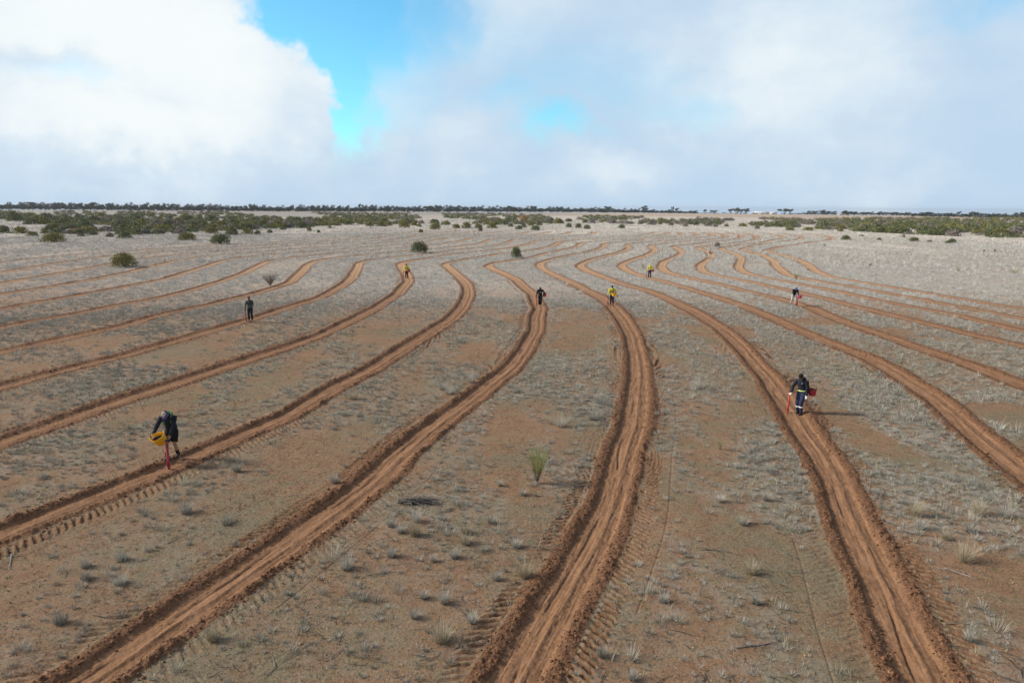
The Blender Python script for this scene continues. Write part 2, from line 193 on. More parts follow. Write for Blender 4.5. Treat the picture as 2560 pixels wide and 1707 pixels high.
[5.72,6.22,6.72,7.22,7.75,8.31,8.85,9.43,10.06,10.55,10.89,11.34,11.78,12.16,12.56,12.91,13.18,13.48,13.79,14.03,14.24,14.46,14.57,14.59,14.63,14.67,14.57,14.44,14.33,14.24,14.11,13.88,13.62,13.23,12.68,12.15,11.73,11.38,11.09,10.83,10.57,10.29,10.02,9.79,9.63,9.54,9.52,9.66,9.94,10.36,10.88,11.45,12.07,12.76,13.49,14.23,14.99,15.77,16.56,17.36,18.16,18.94,19.70,20.43,21.12,21.76,22.36,22.91,23.40,23.83,24.18,24.46,24.70,24.91,25.15,25.50,25.99,26.67,27.54,28.56,29.72,31.03,32.46,33.95,35.46,36.98,38.49,40.00,41.51,43.02,44.56,46.11,47.65,49.15,50.61,51.99,53.31,54.56,55.74,56.85,57.90,58.90,59.85,60.56,61.13,61.67,62.16,62.57,62.93,63.25,63.56,63.87,64.17,64.46,64.64,64.70,64.73,64.73,64.70,64.62,64.52,64.37,64.19,63.97,63.72,63.42,63.09,62.72,62.31],
[12.43,12.91,13.38,13.86,14.33,14.81,15.28,15.76,16.24,16.72,17.23,17.79,18.39,18.92,19.29,19.64,19.91,20.03,19.96,19.81,19.76,19.75,19.79,19.82,19.85,19.80,19.74,19.69,19.55,19.33,19.10,18.88,18.60,18.30,18.01,17.71,17.38,17.02,16.63,16.21,15.81,15.48,15.28,15.19,15.18,15.23,15.34,15.55,15.92,16.44,17.06,17.73,18.45,19.22,20.00,20.78,21.58,22.38,23.16,23.88,24.57,25.23,25.87,26.48,27.06,27.57,27.98,28.34,28.68,28.98,29.25,29.48,29.71,30.02,30.44,31.09,32.04,33.24,34.56,35.92,37.29,38.66,40.04,41.43,42.86,44.33,45.89,47.55,49.23,50.85,52.37,53.78,55.10,56.33,57.50,58.61,59.64,60.58,61.43,62.17,62.82,63.43,64.03,64.60,65.16,65.67,66.12,66.50,66.83,67.15,67.46,67.76,68.05,68.32,68.40,68.45,68.46,68.44,68.39,68.29,68.17,68.00,67.80,67.56,67.29,66.97,66.62,66.22,65.79],
[22.51,22.64,22.78,22.92,23.05,23.19,23.33,23.47,23.60,23.74,23.88,24.02,24.15,24.29,24.43,24.60,24.71,24.67,24.60,24.58,24.59,24.59,24.60,24.61,24.69,24.87,25.04,25.07,24.98,24.85,24.52,24.07,23.68,23.38,23.13,22.83,22.47,22.05,21.57,21.07,20.62,20.29,20.12,20.14,20.30,20.51,20.79,21.25,21.77,22.28,22.78,23.36,24.08,24.84,25.63,26.43,27.25,28.06,28.84,29.56,30.25,30.88,31.41,31.87,32.27,32.64,32.97,33.25,33.48,33.68,33.88,34.16,34.58,35.24,36.20,37.43,38.83,40.31,41.75,43.11,44.41,45.69,46.98,48.32,49.71,51.19,52.72,54.25,55.75,57.18,58.50,59.69,60.78,61.80,62.79,63.74,64.64,65.48,66.24,66.94,67.60,68.22,68.83,69.43,70.02,70.59,71.04,71.41,71.75,72.06,72.37,72.67,72.97,73.24,73.32,73.36,73.38,73.36,73.30,73.21,73.08,72.92,72.72,72.48,72.20,71.89,71.53,71.14,70.70],
[35.41,35.19,34.97,34.75,34.53,34.31,34.09,33.87,33.66,33.44,33.22,33.00,32.78,32.56,32.34,32.12,31.90,31.68,31.47,31.25,31.03,30.79,30.55,30.32,30.10,29.88,29.66,29.45,29.28,29.14,29.00,28.85,28.62,28.29,27.93,27.62,27.33,26.98,26.56,26.07,25.61,25.24,25.05,25.17,25.46,25.81,26.27,26.82,27.42,28.06,28.78,29.56,30.37,31.18,31.97,32.73,33.45,34.14,34.76,35.29,35.76,36.21,36.65,37.04,37.34,37.57,37.75,37.93,38.12,38.32,38.65,39.28,40.29,41.54,42.91,44.32,45.76,47.20,48.67,50.15,51.64,53.12,54.57,55.99,57.37,58.70,59.95,61.12,62.23,63.29,64.30,65.27,66.18,67.04,67.85,68.60,69.30,69.96,70.59,71.20,71.81,72.42,73.01,73.59,74.14,74.66,75.11,75.48,75.82,76.13,76.44,76.74,77.04,77.31,77.39,77.43,77.45,77.43,77.37,77.28,77.15,76.99,76.79,76.55,76.27,75.95,75.60,75.21,74.77],
[37.02,36.94,36.86,36.78,36.71,36.63,36.55,36.47,36.39,36.31,36.23,36.16,36.08,36.00,35.92,35.84,35.76,35.68,35.61,35.53,35.45,35.37,35.27,35.19,35.13,35.02,34.76,34.33,33.90,33.60,33.38,33.19,33.00,32.78,32.50,32.15,31.80,31.46,31.11,30.70,30.37,30.22,30.23,30.39,30.71,31.15,31.66,32.25,32.89,33.57,34.30,35.05,35.80,36.52,37.22,37.88,38.48,38.99,39.45,39.92,40.39,40.82,41.13,41.37,41.60,41.82,42.03,42.22,42.50,42.95,43.66,44.66,45.86,47.13,48.39,49.66,50.97,52.35,53.82,55.34,56.87,58.36,59.76,61.12,62.46,63.76,65.02,66.22,67.36,68.44,69.49,70.81,72.12,73.35,74.52,75.63,76.66,77.61,78.45,79.19,79.85,80.46,81.05,81.63,82.18,82.70,83.14,83.52,83.86,84.17,84.48,84.78,85.08,85.34,85.42,85.47,85.48,85.46,85.41,85.32,85.19,85.03,84.82,84.59,84.31,83.99,83.64,83.24,82.81],
[43.09,42.93,42.78,42.62,42.47,42.31,42.16,42.00,41.85,41.69,41.54,41.38,41.23,41.07,40.92,40.76,40.61,40.45,40.30,40.14,39.99,39.84,39.68,39.53,39.37,39.21,39.02,38.75,38.43,38.16,37.90,37.61,37.31,37.02,36.72,36.37,35.89,35.42,35.02,34.72,34.63,34.79,35.15,35.63,36.14,36.70,37.28,37.87,38.48,39.13,39.79,40.45,41.11,41.69,42.20,42.70,43.21,43.72,44.17,44.50,44.81,45.11,45.40,45.66,45.89,46.11,46.31,46.48,46.72,47.49,48.59,49.64,50.65,51.65,52.66,53.73,54.91,56.15,57.43,58.77,60.18,61.69,63.24,64.75,66.21,67.63,69.03,70.43,71.82,73.33,74.85,76.25,77.57,78.80,79.97,81.08,82.11,83.06,83.90,84.64,85.30,85.91,86.50,87.08,87.63,88.15,88.59,88.97,89.30,89.62,89.93,90.23,90.53,90.79,90.87,90.92,90.93,90.91,90.86,90.77,90.64,90.47,90.27,90.03,89.76,89.44,89.09,88.69,88.26],
[56.77,56.27,55.78,55.29,54.79,54.30,53.80,53.31,52.82,52.32,51.83,51.33,50.84,50.35,49.85,49.36,48.86,48.37,47.88,47.38,46.89,46.40,45.90,45.41,44.91,44.42,43.93,43.39,42.77,42.37,42.09,41.82,41.51,41.16,40.83,40.54,40.26,39.94,39.62,39.38,39.31,39.45,39.83,40.28,40.76,41.33,42.00,42.66,43.31,43.96,44.54,45.08,45.61,46.13,46.58,46.94,47.29,47.64,47.98,48.29,48.58,48.85,49.11,49.35,49.58,49.82,50.14,50.91,52.18,53.42,54.59,55.74,56.89,58.07,59.38,60.79,62.30,63.89,65.54,67.17,68.54,69.91,71.29,72.69,74.11,75.59,77.15,78.81,80.49,82.11,83.63,85.04,86.35,87.59,88.76,89.86,90.89,91.84,92.69,93.43,94.08,94.69,95.28,95.86,96.42,96.93,97.38,97.76,98.09,98.41,98.71,99.01,99.31,99.58,99.66,99.71,99.72,99.70,99.64,99.55,99.42,99.26,99.06,98.82,98.54,98.23,97.87,97.48,97.04],
]
# cubic resample (Catmull-Rom) to 0.5 m
TY=np.arange(4,260.01,.5)
def _cr(v):
    v=np.array(v); i=np.clip(((TY-4)/2).astype(int),0,len(v)-2); t=(TY-4)/2-i
    g=np.gradient(v); p0,p1,m0,m1=v[i],v[i+1],g[i],g[i+1]
    return (2*t**3-3*t**2+1)*p0+(t**3-2*t**2+t)*m0+(-2*t**3+3*t**2)*p1+(t**3-t**2)*m1
TX=[_cr(v) for v in TRK]; TS=[]; TM=[]
for X in TX:
    TM.append(np.gradient(X,TY)); TS.append(np.concatenate([[0],np.cumsum(np.hypot(np.diff(X),np.diff(TY)))]))
def lateral(x,y):
    """signed distance to the nearest furrow line, distance along it, its index"""
    best=np.full(x.shape,50.); bs=np.zeros(x.shape); bi=np.zeros(x.shape,dtype=np.int16)
    for i,(X,S,Mm) in enumerate(zip(TX,TS,TM)):
        f=np.interp(y,TY,X); mm=np.interp(y,TY,Mm); near=np.abs(x-f)/np.sqrt(1+mm*mm)<2.6
        if not near.any(): continue
        xx=x[near]; yy=y[near]; yf=yy.copy()
        for _ in range(3):
            xf=np.interp(yf,TY,X); mf=np.interp(yf,TY,Mm); k=1+mf*mf
            yf=yf+((xx-xf)*mf+(yy-yf))/k*.85
        yf=np.clip(yf,TY[0],TY[-1]); xf=np.interp(yf,TY,X); mf=np.interp(yf,TY,Mm)
        d=np.hypot(xx-xf,yy-yf)*np.sign((xx-xf)-mf*(yy-yf)+1e-9)
        sl=best[near]; up=np.abs(d)<np.abs(sl)
        sl[up]=d[up]; best[near]=sl
        q=bs[near]; q[up]=np.interp(yf,TY,S)[up]; bs[near]=q
        q=bi[near]; q[up]=i; bi[near]=q
    return best,bs,bi
END_Y=258.
def furrow(x,y,r):
    """height and masks of the ripped furrows"""
    d,s,i=lateral(x,y); a=np.abs(d)
    wob=(vnoise(s*.35,i*7.3,3)-.5)*.10; d2=d+wob; a2=np.abs(d2)
    fade=1-sst(y,225,250)
    wid=1.0+.18*(vnoise(s*.12,i*3.1,5)-.5)+.22*(fbm(s*.8,i*5.3+np.sign(d)*3,2,6)-.5)+sst(r,60,160)*.25
    u=a2/wid
    floor=1-sst(u,.34,.54); berm=np.exp(-((u-.64)/.15)**2); out=np.exp(-((u-.98)/.17)**2)
    clod=fbm(x*9,y*9,3,11); clod2=fbm(x*3.1,y*3.1,2,21)
    h=-.072*floor+berm*(.35+1.1*vnoise(s*1.1,i*2.7+np.sign(d)*5,8))*(.055+.13*(clod-.5)+.07*(clod2-.5))+out*.02*(clod-.5)
    # second wheel furrow and ripper slot
    slot=np.exp(-((d2+.10+.26*(vnoise(s*.30,i*2.,9)-.5))/.035)**2)*sst(vnoise(s*.6,i*1.7,13),.38,.6)
    ridge=np.exp(-((d2-.10)/.09)**2)
    h+= -.03*slot*floor+.035*ridge*floor+floor*.012*(fbm(d2*22,s*1.6,2,31)-.5)*2+floor*.03*(fbm(x*11,y*11,3,35)-.5)*(1-sst(r,40,70))
    # lug prints of the tractor tyres beside the berm
    side=np.where(d2>0,1.,0.); on=sst(vnoise(s*.10+side*40,i*5.7,17),.45,.6)*.8
    force=np.array([[.1,.1],[.1,.1],[.1,.1],[.2,.2],[.3,.1],[.4,.2],[.5,.5],[.8,.6],[1,.5],[.4,.8],[1,.35],[.9,1],[.5,1],[.8,.2],[.5,.2],[.3,.1],[.2,.1],[.1,.1],[.1,.1]])
    on=np.maximum(on*.5,force[i,side.astype(int)])*(.55+.45*sst(vnoise(s*.45+side*9,i*3.3,29),.25,.6))
    ph=(s+.10*(fbm(s*1.3,i*4.+side,2,37)-.5)+(a2-1.07)*.55+.05*(vnoise(s*3,a2*6,39)-.5))/.21
    lug=.5+.5*np.sin(ph*2*np.pi); lug=sst(lug,.30,.70)
    band=sst(a2,.82,.92)*(1-sst(a2,1.22,1.32))
    h+= on*band*(-.034+.060*lug*(.5+vnoise(s*5,a2*9,33)))*(1-sst(r,38,60))
    line=np.exp(-((a2-1.60-.05*vnoise(s*.3,i*1.,19))/.022)**2)*(vnoise(s*.14+side*9,i*2.2,23)>.5)*(r<45)
    h-= .015*line
    dist=np.clip((1-sst(u,.68,.90))+on*band*.7*(1-.5*lug),0,1)
    return h*fade, dict(d=np.where(fade>.02,d2,9.),s=s,floor=floor*fade,dist=dist*fade,slot=(slot*floor+line*.3)*fade,a=a)
def density(x,y):
    """how thickly the grey tussock grass stands, 0..1"""
    r=np.hypot(x,y); n=fbm(x*.11,y*.11,3,41); n2=fbm(x*.45,y*.22,3,43)
    edge=56+6*(n-.5)*2-np.where(x<-6,(-x-6)*.35,0)
    far=sst(y,edge-9,edge+9)
    right=sst(x+ (y-20)*.05,4,14)*sst(y,13,24)*.62
    mid=np.exp(-(((x-4.5)/4.5)**2+((y-29)/8)**2))*.45
    left=sst(-x,8,20)*sst(y,26,40)*.42
    base=.32+.10*sst(y,12,20)
    dd=np.clip(base+right+mid+left,0,.8)*sst(n2,.30,.58)*(.65+.8*sst(n,.35,.6))
    dd=np.maximum(dd,far*(.72+.28*sst(n2,.3,.5)))
    return np.clip(dd,0,1)*(1-.75*sst(fbm(x*.16,y*.07,3,47),.60,.70)*sst(y,40,60))
def height(x,y):
    r=np.hypot(x,y)
    h,_=furrow(x,y,r)
    return h+base_h(x,y,r)
def base_h(x,y,r):
    und=.05*(fbm(x*.13,y*.13,2,51)-.5)
    fine=.03*(fbm(x*2.2,y*2.2,3,53)-.5)*(1-sst(r,60,110))
    h=und*(1-sst(r,80,200))+fine
    # beyond a kilometre the plain falls away very gently
    far=np.maximum(r-1130.,0); return h-far*.0080-np.maximum(r-1130,0)*0
# ------------------------------------------------------------------ ground sheet
def build_ground():
    rr=[0.0,1.5,3,4.5,6,7,8,8.6]; r=9.0
    while r<255:
        rr.append(r); r+=min(max(r*r/7200.,.017),.30 if r<150 else .36)
    while r<5200: rr.append(r); r*=1.035
    rr=np.array(rr)
    core=np.arange(-40.5,40.5,.058); side=np.concatenate([np.arange(-180,-60,6),np.arange(-60,-40.5,1.2)]); 
    azs=np.concatenate([side,core,-side[::-1]]); azs=azs[azs<180]
    azs=np.unique(np.round(azs,4)); A=np.radians(azs)
    RR,AA=np.meshgrid(rr,A,indexing='ij'); X=RR*np.sin(AA); Y=RR*np.cos(AA)
    nr,na=X.shape; x=X.ravel(); y=Y.ravel(); r_=RR.ravel()
    h,mk=furrow(x,y,r_); z=h+base_h(x,y,r_)
    dens=density(x,y); 
    z=z+dens*(1-mk['dist'])*sst(r_,50,110)*.16*(fbm(x*1.6,y*1.6,2,61)-.35)*(1-sst(r_,300,500))
    idx=np.arange(nr*na).reshape(nr,na)
    j2=np.roll(idx,-1,axis=1)
    Q=np.stack([idx[:-1],idx[1:],j2[1:],j2[:-1]],-1).reshape(-1,4)
    # base colour of the land by place; far silver and cream lightened as if sunlit
    az=np.degrees(np.arctan2(x,y))
    soil=np.array([.285,.166,.096]); silv_sunlit=np.array([.41,.36,.305]); cream=np.array([.62,.56,.48]); greyb=np.array([.33,.30,.275]); tan=np.array([.52,.39,.29])
    n=fbm(x*.03,y*.03,3,71)[:,None]; 
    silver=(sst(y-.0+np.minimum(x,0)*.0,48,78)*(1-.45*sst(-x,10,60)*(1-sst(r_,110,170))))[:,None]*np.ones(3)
    c=soil*(1-silver)+silv_sunlit*silver
    k=sst(r_,150,300)[:,None]; rightish=sst(az+ (n[:,0]-.5)*20,-18,8)[:,None]
    band=(cream*rightish+greyb*(1-rightish))
    c=c*(1-k)+band*k
    k=sst(r_,620,760)[:,None]; c=c*(1-k)+(tan*sst(az,-2,10)[:,None]+greyb*(1-sst(az,-2,10)[:,None]))*k
    pale=(sst(fbm(x*.045,y*.013,3,73),.56,.66)*sst(r_,90,170)*(1-sst(r_,600,700)))[:,None]
    c=c*(1-.55*pale)+cream*1.12*.55*pale
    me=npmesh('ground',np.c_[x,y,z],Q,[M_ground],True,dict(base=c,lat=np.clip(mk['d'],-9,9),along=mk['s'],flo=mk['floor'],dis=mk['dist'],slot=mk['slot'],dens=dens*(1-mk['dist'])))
    o=link('ground',me); tag(o,kind='structure'); return o
def ground_material():
    m_=bpy.data.materials.new('red earth'); m_.use_nodes=True; t=NT(m_.node_tree); b=m_.node_tree.nodes['Principled BSDF']
    P=t.node('ShaderNodeTexCoord').outputs['Object']; base=t.attr('base','Color'); flo=t.attr('flo'); dis=t.attr('dis'); slot=t.attr('slot'); dens=t.attr('dens'); lat=t.attr('lat'); al=t.attr('along')
    px_,py_,pz_=t.xyz(P); dist=t.m('SQRT',t.add(t.mul(px_,px_),t.mul(py_,py_)))
    near=t.ss(dist,70,35)
    big=t.noise(P,.22,4,.6); mid=t.noise(P,1.6,5,.65); fine=t.noise(P,15,5,.72); grit=t.noise(P,55,3,.7)
    col=t.mix(t.ss(mid,.35,.68),base,t.vm('MULTIPLY',base,(1.32,1.30,1.25)))
    # crusted green grey lichen and litter between the tussocks
    lich=t.mul(t.ss(t.add(t.mul(big,.45),t.add(t.mul(mid,.4),t.mul(fine,.35))),.53,.68),.85)
    col=t.mix(t.mul(lich,near),col,(.225,.20,.125))
    lit=t.ss(t.add(t.mul(fine,.75),t.mul(grit,.25)),.52,.60)
    col=t.mix(t.mul(t.mul(lit,near),.85),col,(.10,.08,.055))
    lit2=t.ss(t.noise(t.vm('ADD',P,(31,7,0)),11,6,.78),.54,.64); col=t.mix(t.mul(t.mul(lit2,near),.85),col,(.12,.11,.08))
    lt=t.ss(t.noise(t.vm('ADD',P,(3,57,0)),15,6,.78),.55,.66); col=t.mix(t.mul(t.mul(lt,near),.65),col,(.58,.41,.27))
    hi=t.ss(t.add(t.mul(fine,.4),t.mul(grit,.6)),.56,.68)
    col=t.mix(t.mul(hi,.5),col,(.53,.36,.24))
    # straw dust under the tussocks further out
    dn=t.mul(dens,t.ss(t.noise(P,2.3,5,.75),.42,.58)); col=t.mix(t.mul(dn,.7),col,(.40,.37,.32))
    dk=t.ss(t.noise(P,1.3,5,.8),.53,.62); col=t.mix(t.mul(t.mul(dk,t.ss(dist,40,80)),.8),col,(.105,.09,.075))
    pk=t.ss(t.noise(P,.10,5,.65),.50,.66); col=t.mix(t.mul(t.mul(pk,t.ss(dist,40,80)),.35),col,(.42,.29,.21))
    # disturbed earth: crumbly berms, smoother orange furrow floor
    TV=t.comb(t.mul(lat,11.0),t.mul(al,.7),0.0); streak=t.add(t.mul(t.noise(TV,1.0,5,.65),.5),t.add(t.mul(fine,.3),t.mul(mid,.2))); 
    bermc=t.mix(t.ss(t.add(t.mul(fine,.5),t.mul(grit,.5)),.42,.60),(.125,.064,.036),(.32,.17,.092))
    floc=t.mix(t.ss(streak,.38,.62),(.185,.098,.055),(.365,.198,.100))
    floc=t.mix(t.mul(t.ss(mid,.45,.7),.5),floc,(.30,.17,.11))
    farf=t.ss(dist,45,110); floc=t.mix(t.mul(farf,.85),floc,(.54,.335,.19)); bermc=t.mix(t.mul(farf,.7),bermc,(.38,.25,.17))  # distant furrow earth blended to a lighter tone standing for sunlit sand
    dm=t.ss(t.add(dis,t.add(t.mul(t.sub(fine,.5),.9),t.mul(t.sub(mid,.5),.9))),.22,.62)
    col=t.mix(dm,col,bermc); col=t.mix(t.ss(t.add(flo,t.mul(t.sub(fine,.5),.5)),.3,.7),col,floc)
    col=t.mix(t.mul(slot,.42),col,(.085,.042,.026))
    t.put(b.inputs['Base Color'],col); b.inputs['Roughness'].default_value=.95; b.inputs['Specular IOR Level'].default_value=.15
    hgt=t.add(t.mul(fine,.6),t.add(t.mul(grit,.25),t.mul(mid,.6)))
    bs=t.mul(t.sub(1.0,t.mul(flo,.6)),t.ss(dist,260,40,.25,1.0))
    bn=t.node('ShaderNodeBump',{'Height':hgt,'Strength':bs,'Distance':.07}); t.put(b.inputs['Normal'],bn.outputs[0])
    return m_
M_ground=ground_material(); ground=build_ground()
# ------------------------------------------------------------------ plants
rng=np.random.default_rng(7)
def veg_mat(name,c1,c2,rough=.85,trans=.0):
    m_=bpy.data.materials.new(name); m_.use_nodes=True; t=NT(m_.node_tree); b=m_.node_tree.nodes['Principled BSDF']
    t.put(b.inputs['Base Color'],t.mix(t.attr('rnd'),c1,c2)); b.inputs['Roughness'].default_value=rough; b.inputs['Specular IOR Level'].default_value=.15
    return m_
M_dry=veg_mat('grey dry grass',(.155,.155,.125),(.62,.60,.53)); M_far=veg_mat('sunlit silver grass',(.31,.31,.285),(.78,.765,.73))  # far blades: silver grass with sun on the distant plain put into the colour
M_cover=veg_mat('dead herbs',(.085,.080,.060),(.27,.25,.20))
M_tus=veg_mat('tussock grey',(.22,.21,.18),(.72,.69,.61))
M_straw=veg_mat('pale straw',(.34,.29,.20),(.58,.51,.38))
M_green=veg_mat('weed green',(.09,.15,.03),(.16,.27,.05))
M_twig=veg_mat('dead twig',(.05,.042,.035),(.30,.27,.24))
M_stone=veg_mat('ironstone gravel',(.20,.09,.045),(.50,.33,.20))
def grass(cx,cy,cz,rad,hgt,nb,rng,width=.012,upright=0.,bend=True):
    """tufts at many places at once: arrays cx..hgt of length n, nb blades each -> V,T,rnd"""
    n=len(cx); N=n*nb
    rep=lambda a: np.repeat(np.asarray(a,float),nb)
    C=np.stack([rep(cx),rep(cy),rep(cz)],-1); Rr=rep(rad); Hh=rep(hgt)
    th=rng.uniform(0,2*np.pi,N); rb=Rr*.42*np.sqrt(rng.random(N)); lean=(rb/(Rr*.42+1e-6))*.9+rng.uniform(-.25,.35,N); lean=np.clip(lean*(1-upright),-.2,1.35)
    L=Hh*rng.uniform(.55,1.15,N)
    base=C+np.stack([rb*np.cos(th),rb*np.sin(th),np.full(N,-.01)],-1)
    out=np.stack([np.cos(th),np.sin(th),np.zeros(N)],-1)
    jit=rng.normal(0,.25,(N,3)); jit[:,2]=0
    dir1=(out+jit)*np.sin(lean*.6)[:,None]+np.array([0,0,1.])*np.cos(lean*.6)[:,None]
    dir2=(out+jit)*np.sin(lean*1.25)[:,None]+np.array([0,0,1.])*np.cos(lean*1.25)[:,None]
    wd=(rep(width) if np.ndim(width) else np.full(N,width))[:,None]*rng.uniform(.6,1.3,(N,1))
    sa=rng.uniform(0,2*np.pi,N); sv=np.stack([np.cos(sa),np.sin(sa),np.zeros(N)],-1)*wd
    rnd=np.clip(np.repeat(rng.random(n),nb)*.5+rng.random(N)*.5,0,1)
    if bend:
        m_=base+dir1*(L*.55)[:,None]; tip=m_+dir2*(L*.5)[:,None]
        V=np.stack([base-sv*.5,base+sv*.5,m_+sv*.4,m_-sv*.4,tip],1).reshape(-1,3)
        i=np.arange(N)[:,None]*5
        T=np.concatenate([i+np.array([[0,1,2]]),i+np.array([[0,2,3]]),i+np.array([[3,2,4]])],0)
        return V,T,np.repeat(rnd,5)
    tip=base+(dir1+dir2)*.5*L[:,None]
    V=np.stack([base-sv*.5,base+sv*.5,tip],1).reshape(-1,3); T=np.arange(N*3).reshape(-1,3)
    return V,T,np.repeat(rnd,3)
def merge(parts):
    Vs=[];Ts=[];Rs=[];o=0
    for V,T,r in parts: Vs.append(V);Ts.append(T+o);Rs.append(r);o+=len(V)
    return np.concatenate(Vs),np.concatenate(Ts),np.concatenate(Rs)
def scatter(n,r0,r1,az0,az1,power=2.0):
    u=rng.random(n); r=(r0**power+u*(r1**power-r0**power))**(1/power); a=np.radians(rng.uniform(az0,az1,n)); return r*np.sin(a),r*np.cos(a)
def keep_off(x,y,m_=.80):
    d,_,_=lateral(x,y); return np.abs(d)>(m_-.28*sst(np.hypot(x,y),80,130))*(1-.0)+.25*rng.random(len(x))
# ---- named tussocks of the foreground: crop origin as read from the photograph -> px
K=(900,1150,2.815); L_=(1700,1150,2.735); J=(0,1150,2.613); Hc=(800,700,2.94); M7=(1280,700,3.647); Gc=(0,700,2.94); I_=(1600,700,2.45)
TUS=[ # crop,x,base y,width,height, straw?, label
(K,385,525,95,95,1,'straw blond tussock below the right end of the dead branch pile'),
(K,400,430,85,75,0,'grey tussock just below the dead branch pile'),
(K,220,462,85,55,0,'grey tussock left below the dead branch pile, leftmost of its cluster'),
(K,285,505,70,60,0,'small grey tussock touching the left side of the straw blond one under the branch pile'),
(K,220,675,85,65,0,'round dark grey tussock well below the branch pile'),
(K,745,510,100,65,1,'blond topped tussock, upper one of the two stacked between branch pile and middle furrow'),
(K,745,585,110,70,1,'blond topped tussock, lower one of the two stacked between branch pile and middle furrow'),
(K,665,680,90,55,0,'low grey tussock beneath the two stacked blond ones'),
(K,515,708,60,45,0,'small dark grey tussock left of the low grey one in mid foreground'),
(K,925,438,85,50,0,'dark grey tussock right below the green broom shrub'),
(K,1100,605,100,60,0,'grey tussock beside the thin wheel line left of the middle furrow'),
(K,1160,815,125,110,1,'tall blond tussock at the left edge of the middle furrow'),
(K,595,1000,95,80,0,'grey tussock in the bottom centre between two furrows'),
(K,450,965,70,55,0,'small dark tussock left of the grey one in the bottom centre'),
(K,575,1265,170,130,1,'large wide blond and grey tussock near the bottom edge, left of the middle furrow'),
(K,385,1105,95,55,0,'low greenish grey tussock above left of the large blond one'),
(K,790,1140,85,75,0,'grey tussock right of the large blond one at the bottom'),
(K,985,178,36,38,0,'tiny round dark tussock left below the broom shrub'),
(K,1148,242,75,42,0,'grey tussock directly under the broom shrub'),
(K,1700,1375,95,75,0,'spiky grey tussock right of the middle furrow near the bottom edge'),
(K,2135,990,90,60,0,'grey tussock on open ground right of the middle furrow'),
(K,960,835,75,50,0,'dark grey tussock left of the tall blond one'),
(K,1920,1535,95,60,0,'low grey tussock at the bottom edge right of the middle furrow'),
(L_,490,770,110,85,1,'blond tussock on the bare ground left of the right hand furrow'),
(L_,2040,372,120,100,1,'blond upright tussock right of the right hand furrow, upper row'),
(L_,2220,385,150,70,0,'wide dark grey tussock near the right edge beside the blond upright one'),
(L_,1625,380,110,95,1,'blond tussock just right of the lug prints of the right hand furrow'),
(L_,1635,470,85,75,0,'grey tussock below the blond one by the lug prints'),
(L_,1985,490,120,60,0,'dark grey tussock above the largest one at right'),
(L_,1820,540,80,70,1,'small blond tussock left above the largest one at right'),
(L_,1945,690,150,130,1,'largest pale tussock at the right, dark at its foot'),
(L_,590,275,60,60,0,'small round grey tussock left of the right hand furrow'),
(L_,270,282,75,50,0,'low grey tussock left of the small round one'),
(L_,1975,1235,80,65,0,'grey tussock near the bottom right corner'),
(L_,515,975,85,55,0,'grey tussock under the blond one left of the right hand furrow'),
(L_,430,440,90,55,0,'grey tussock next to the dark twig bundle right of centre'),
(J,2265,705,120,90,0,'large round grey tussock between the left and middle furrows'),
(J,1550,75,60,60,0,'small grey tussock right of the bucket carrier in the left foreground'),
(J,2185,150,60,55,0,'small pale tussock on the upper edge of the left furrow'),
(J,1490,412,130,45,0,'low wide dark tussock between the two left furrows'),
(J,400,1065,120,75,0,'dark grey tussock with a trailing twig in the lower left'),
(J,565,695,100,50,0,'dark low tussock, upper of the two in the left foreground'),
(J,565,775,100,50,0,'dark low tussock, lower of the two in the left foreground'),
(J,800,650,120,50,0,'low wide tussock right of the two dark ones in the left foreground'),
(J,1390,1170,95,100,1,'blond tussock with bare twigs beside the lower left furrow'),
(J,1215,340,110,80,0,'grey bushy tussock under the left furrow lug prints'),
(J,790,805,120,60,0,'brownish grey tussock left of the lower left furrow'),
(Hc,1115,755,80,65,0,'blue grey tussock left of the central bend, uppermost of its group'),
(Hc,955,835,110,60,0,'blue grey tussock, lower right one of the pair left of the central furrow'),
(Hc,905,805,90,55,0,'blue grey tussock, upper left one of the pair left of the central furrow'),
(Hc,245,875,110,70,1,'pale tussock with green foot between the left furrows'),
(M7,735,1270,120,90,0,'grey tussock close left of the middle furrow bend'),
(M7,440,1330,160,90,0,'wide grey tussock at centre, left of the middle furrow'),
(M7,1690,990,200,110,0,'wide grey tussock clump between the middle and right hand furrows'),
]
tus_px=[]
for i,(c,x,y,wd,hg,st,lab) in enumerate(TUS):
    X=c[0]+x/c[2]; Y=c[1]+y/c[2]; g=px2g(X,Y); s=pxscale(X,Y); tus_px.append(g)
    rad=wd/c[2]/s*.55; h=hg/c[2]/s*1.05
    V,T,rn=grass([0],[0],[0],[rad],[h*1.25],190,rng,.006,upright=.25)
    V2,T2,r2=grass([0],[0],[0],[rad*1.15],[h*.55],110,rng,.008)
    V,T,rn=merge([(V,T,rn),(V2,T2,r2*.5)])
    o=link('grass_tussock',npmesh('grass_tussock',V,T,[M_straw if st else M_tus],attrs=dict(rnd=rn)),loc=(g[0],g[1],float(height(g[:1],g[1:2])[0])))
    tag(o,lab,'grass tussock','grass tussocks of the foreground')
tus_px=np.array(tus_px)
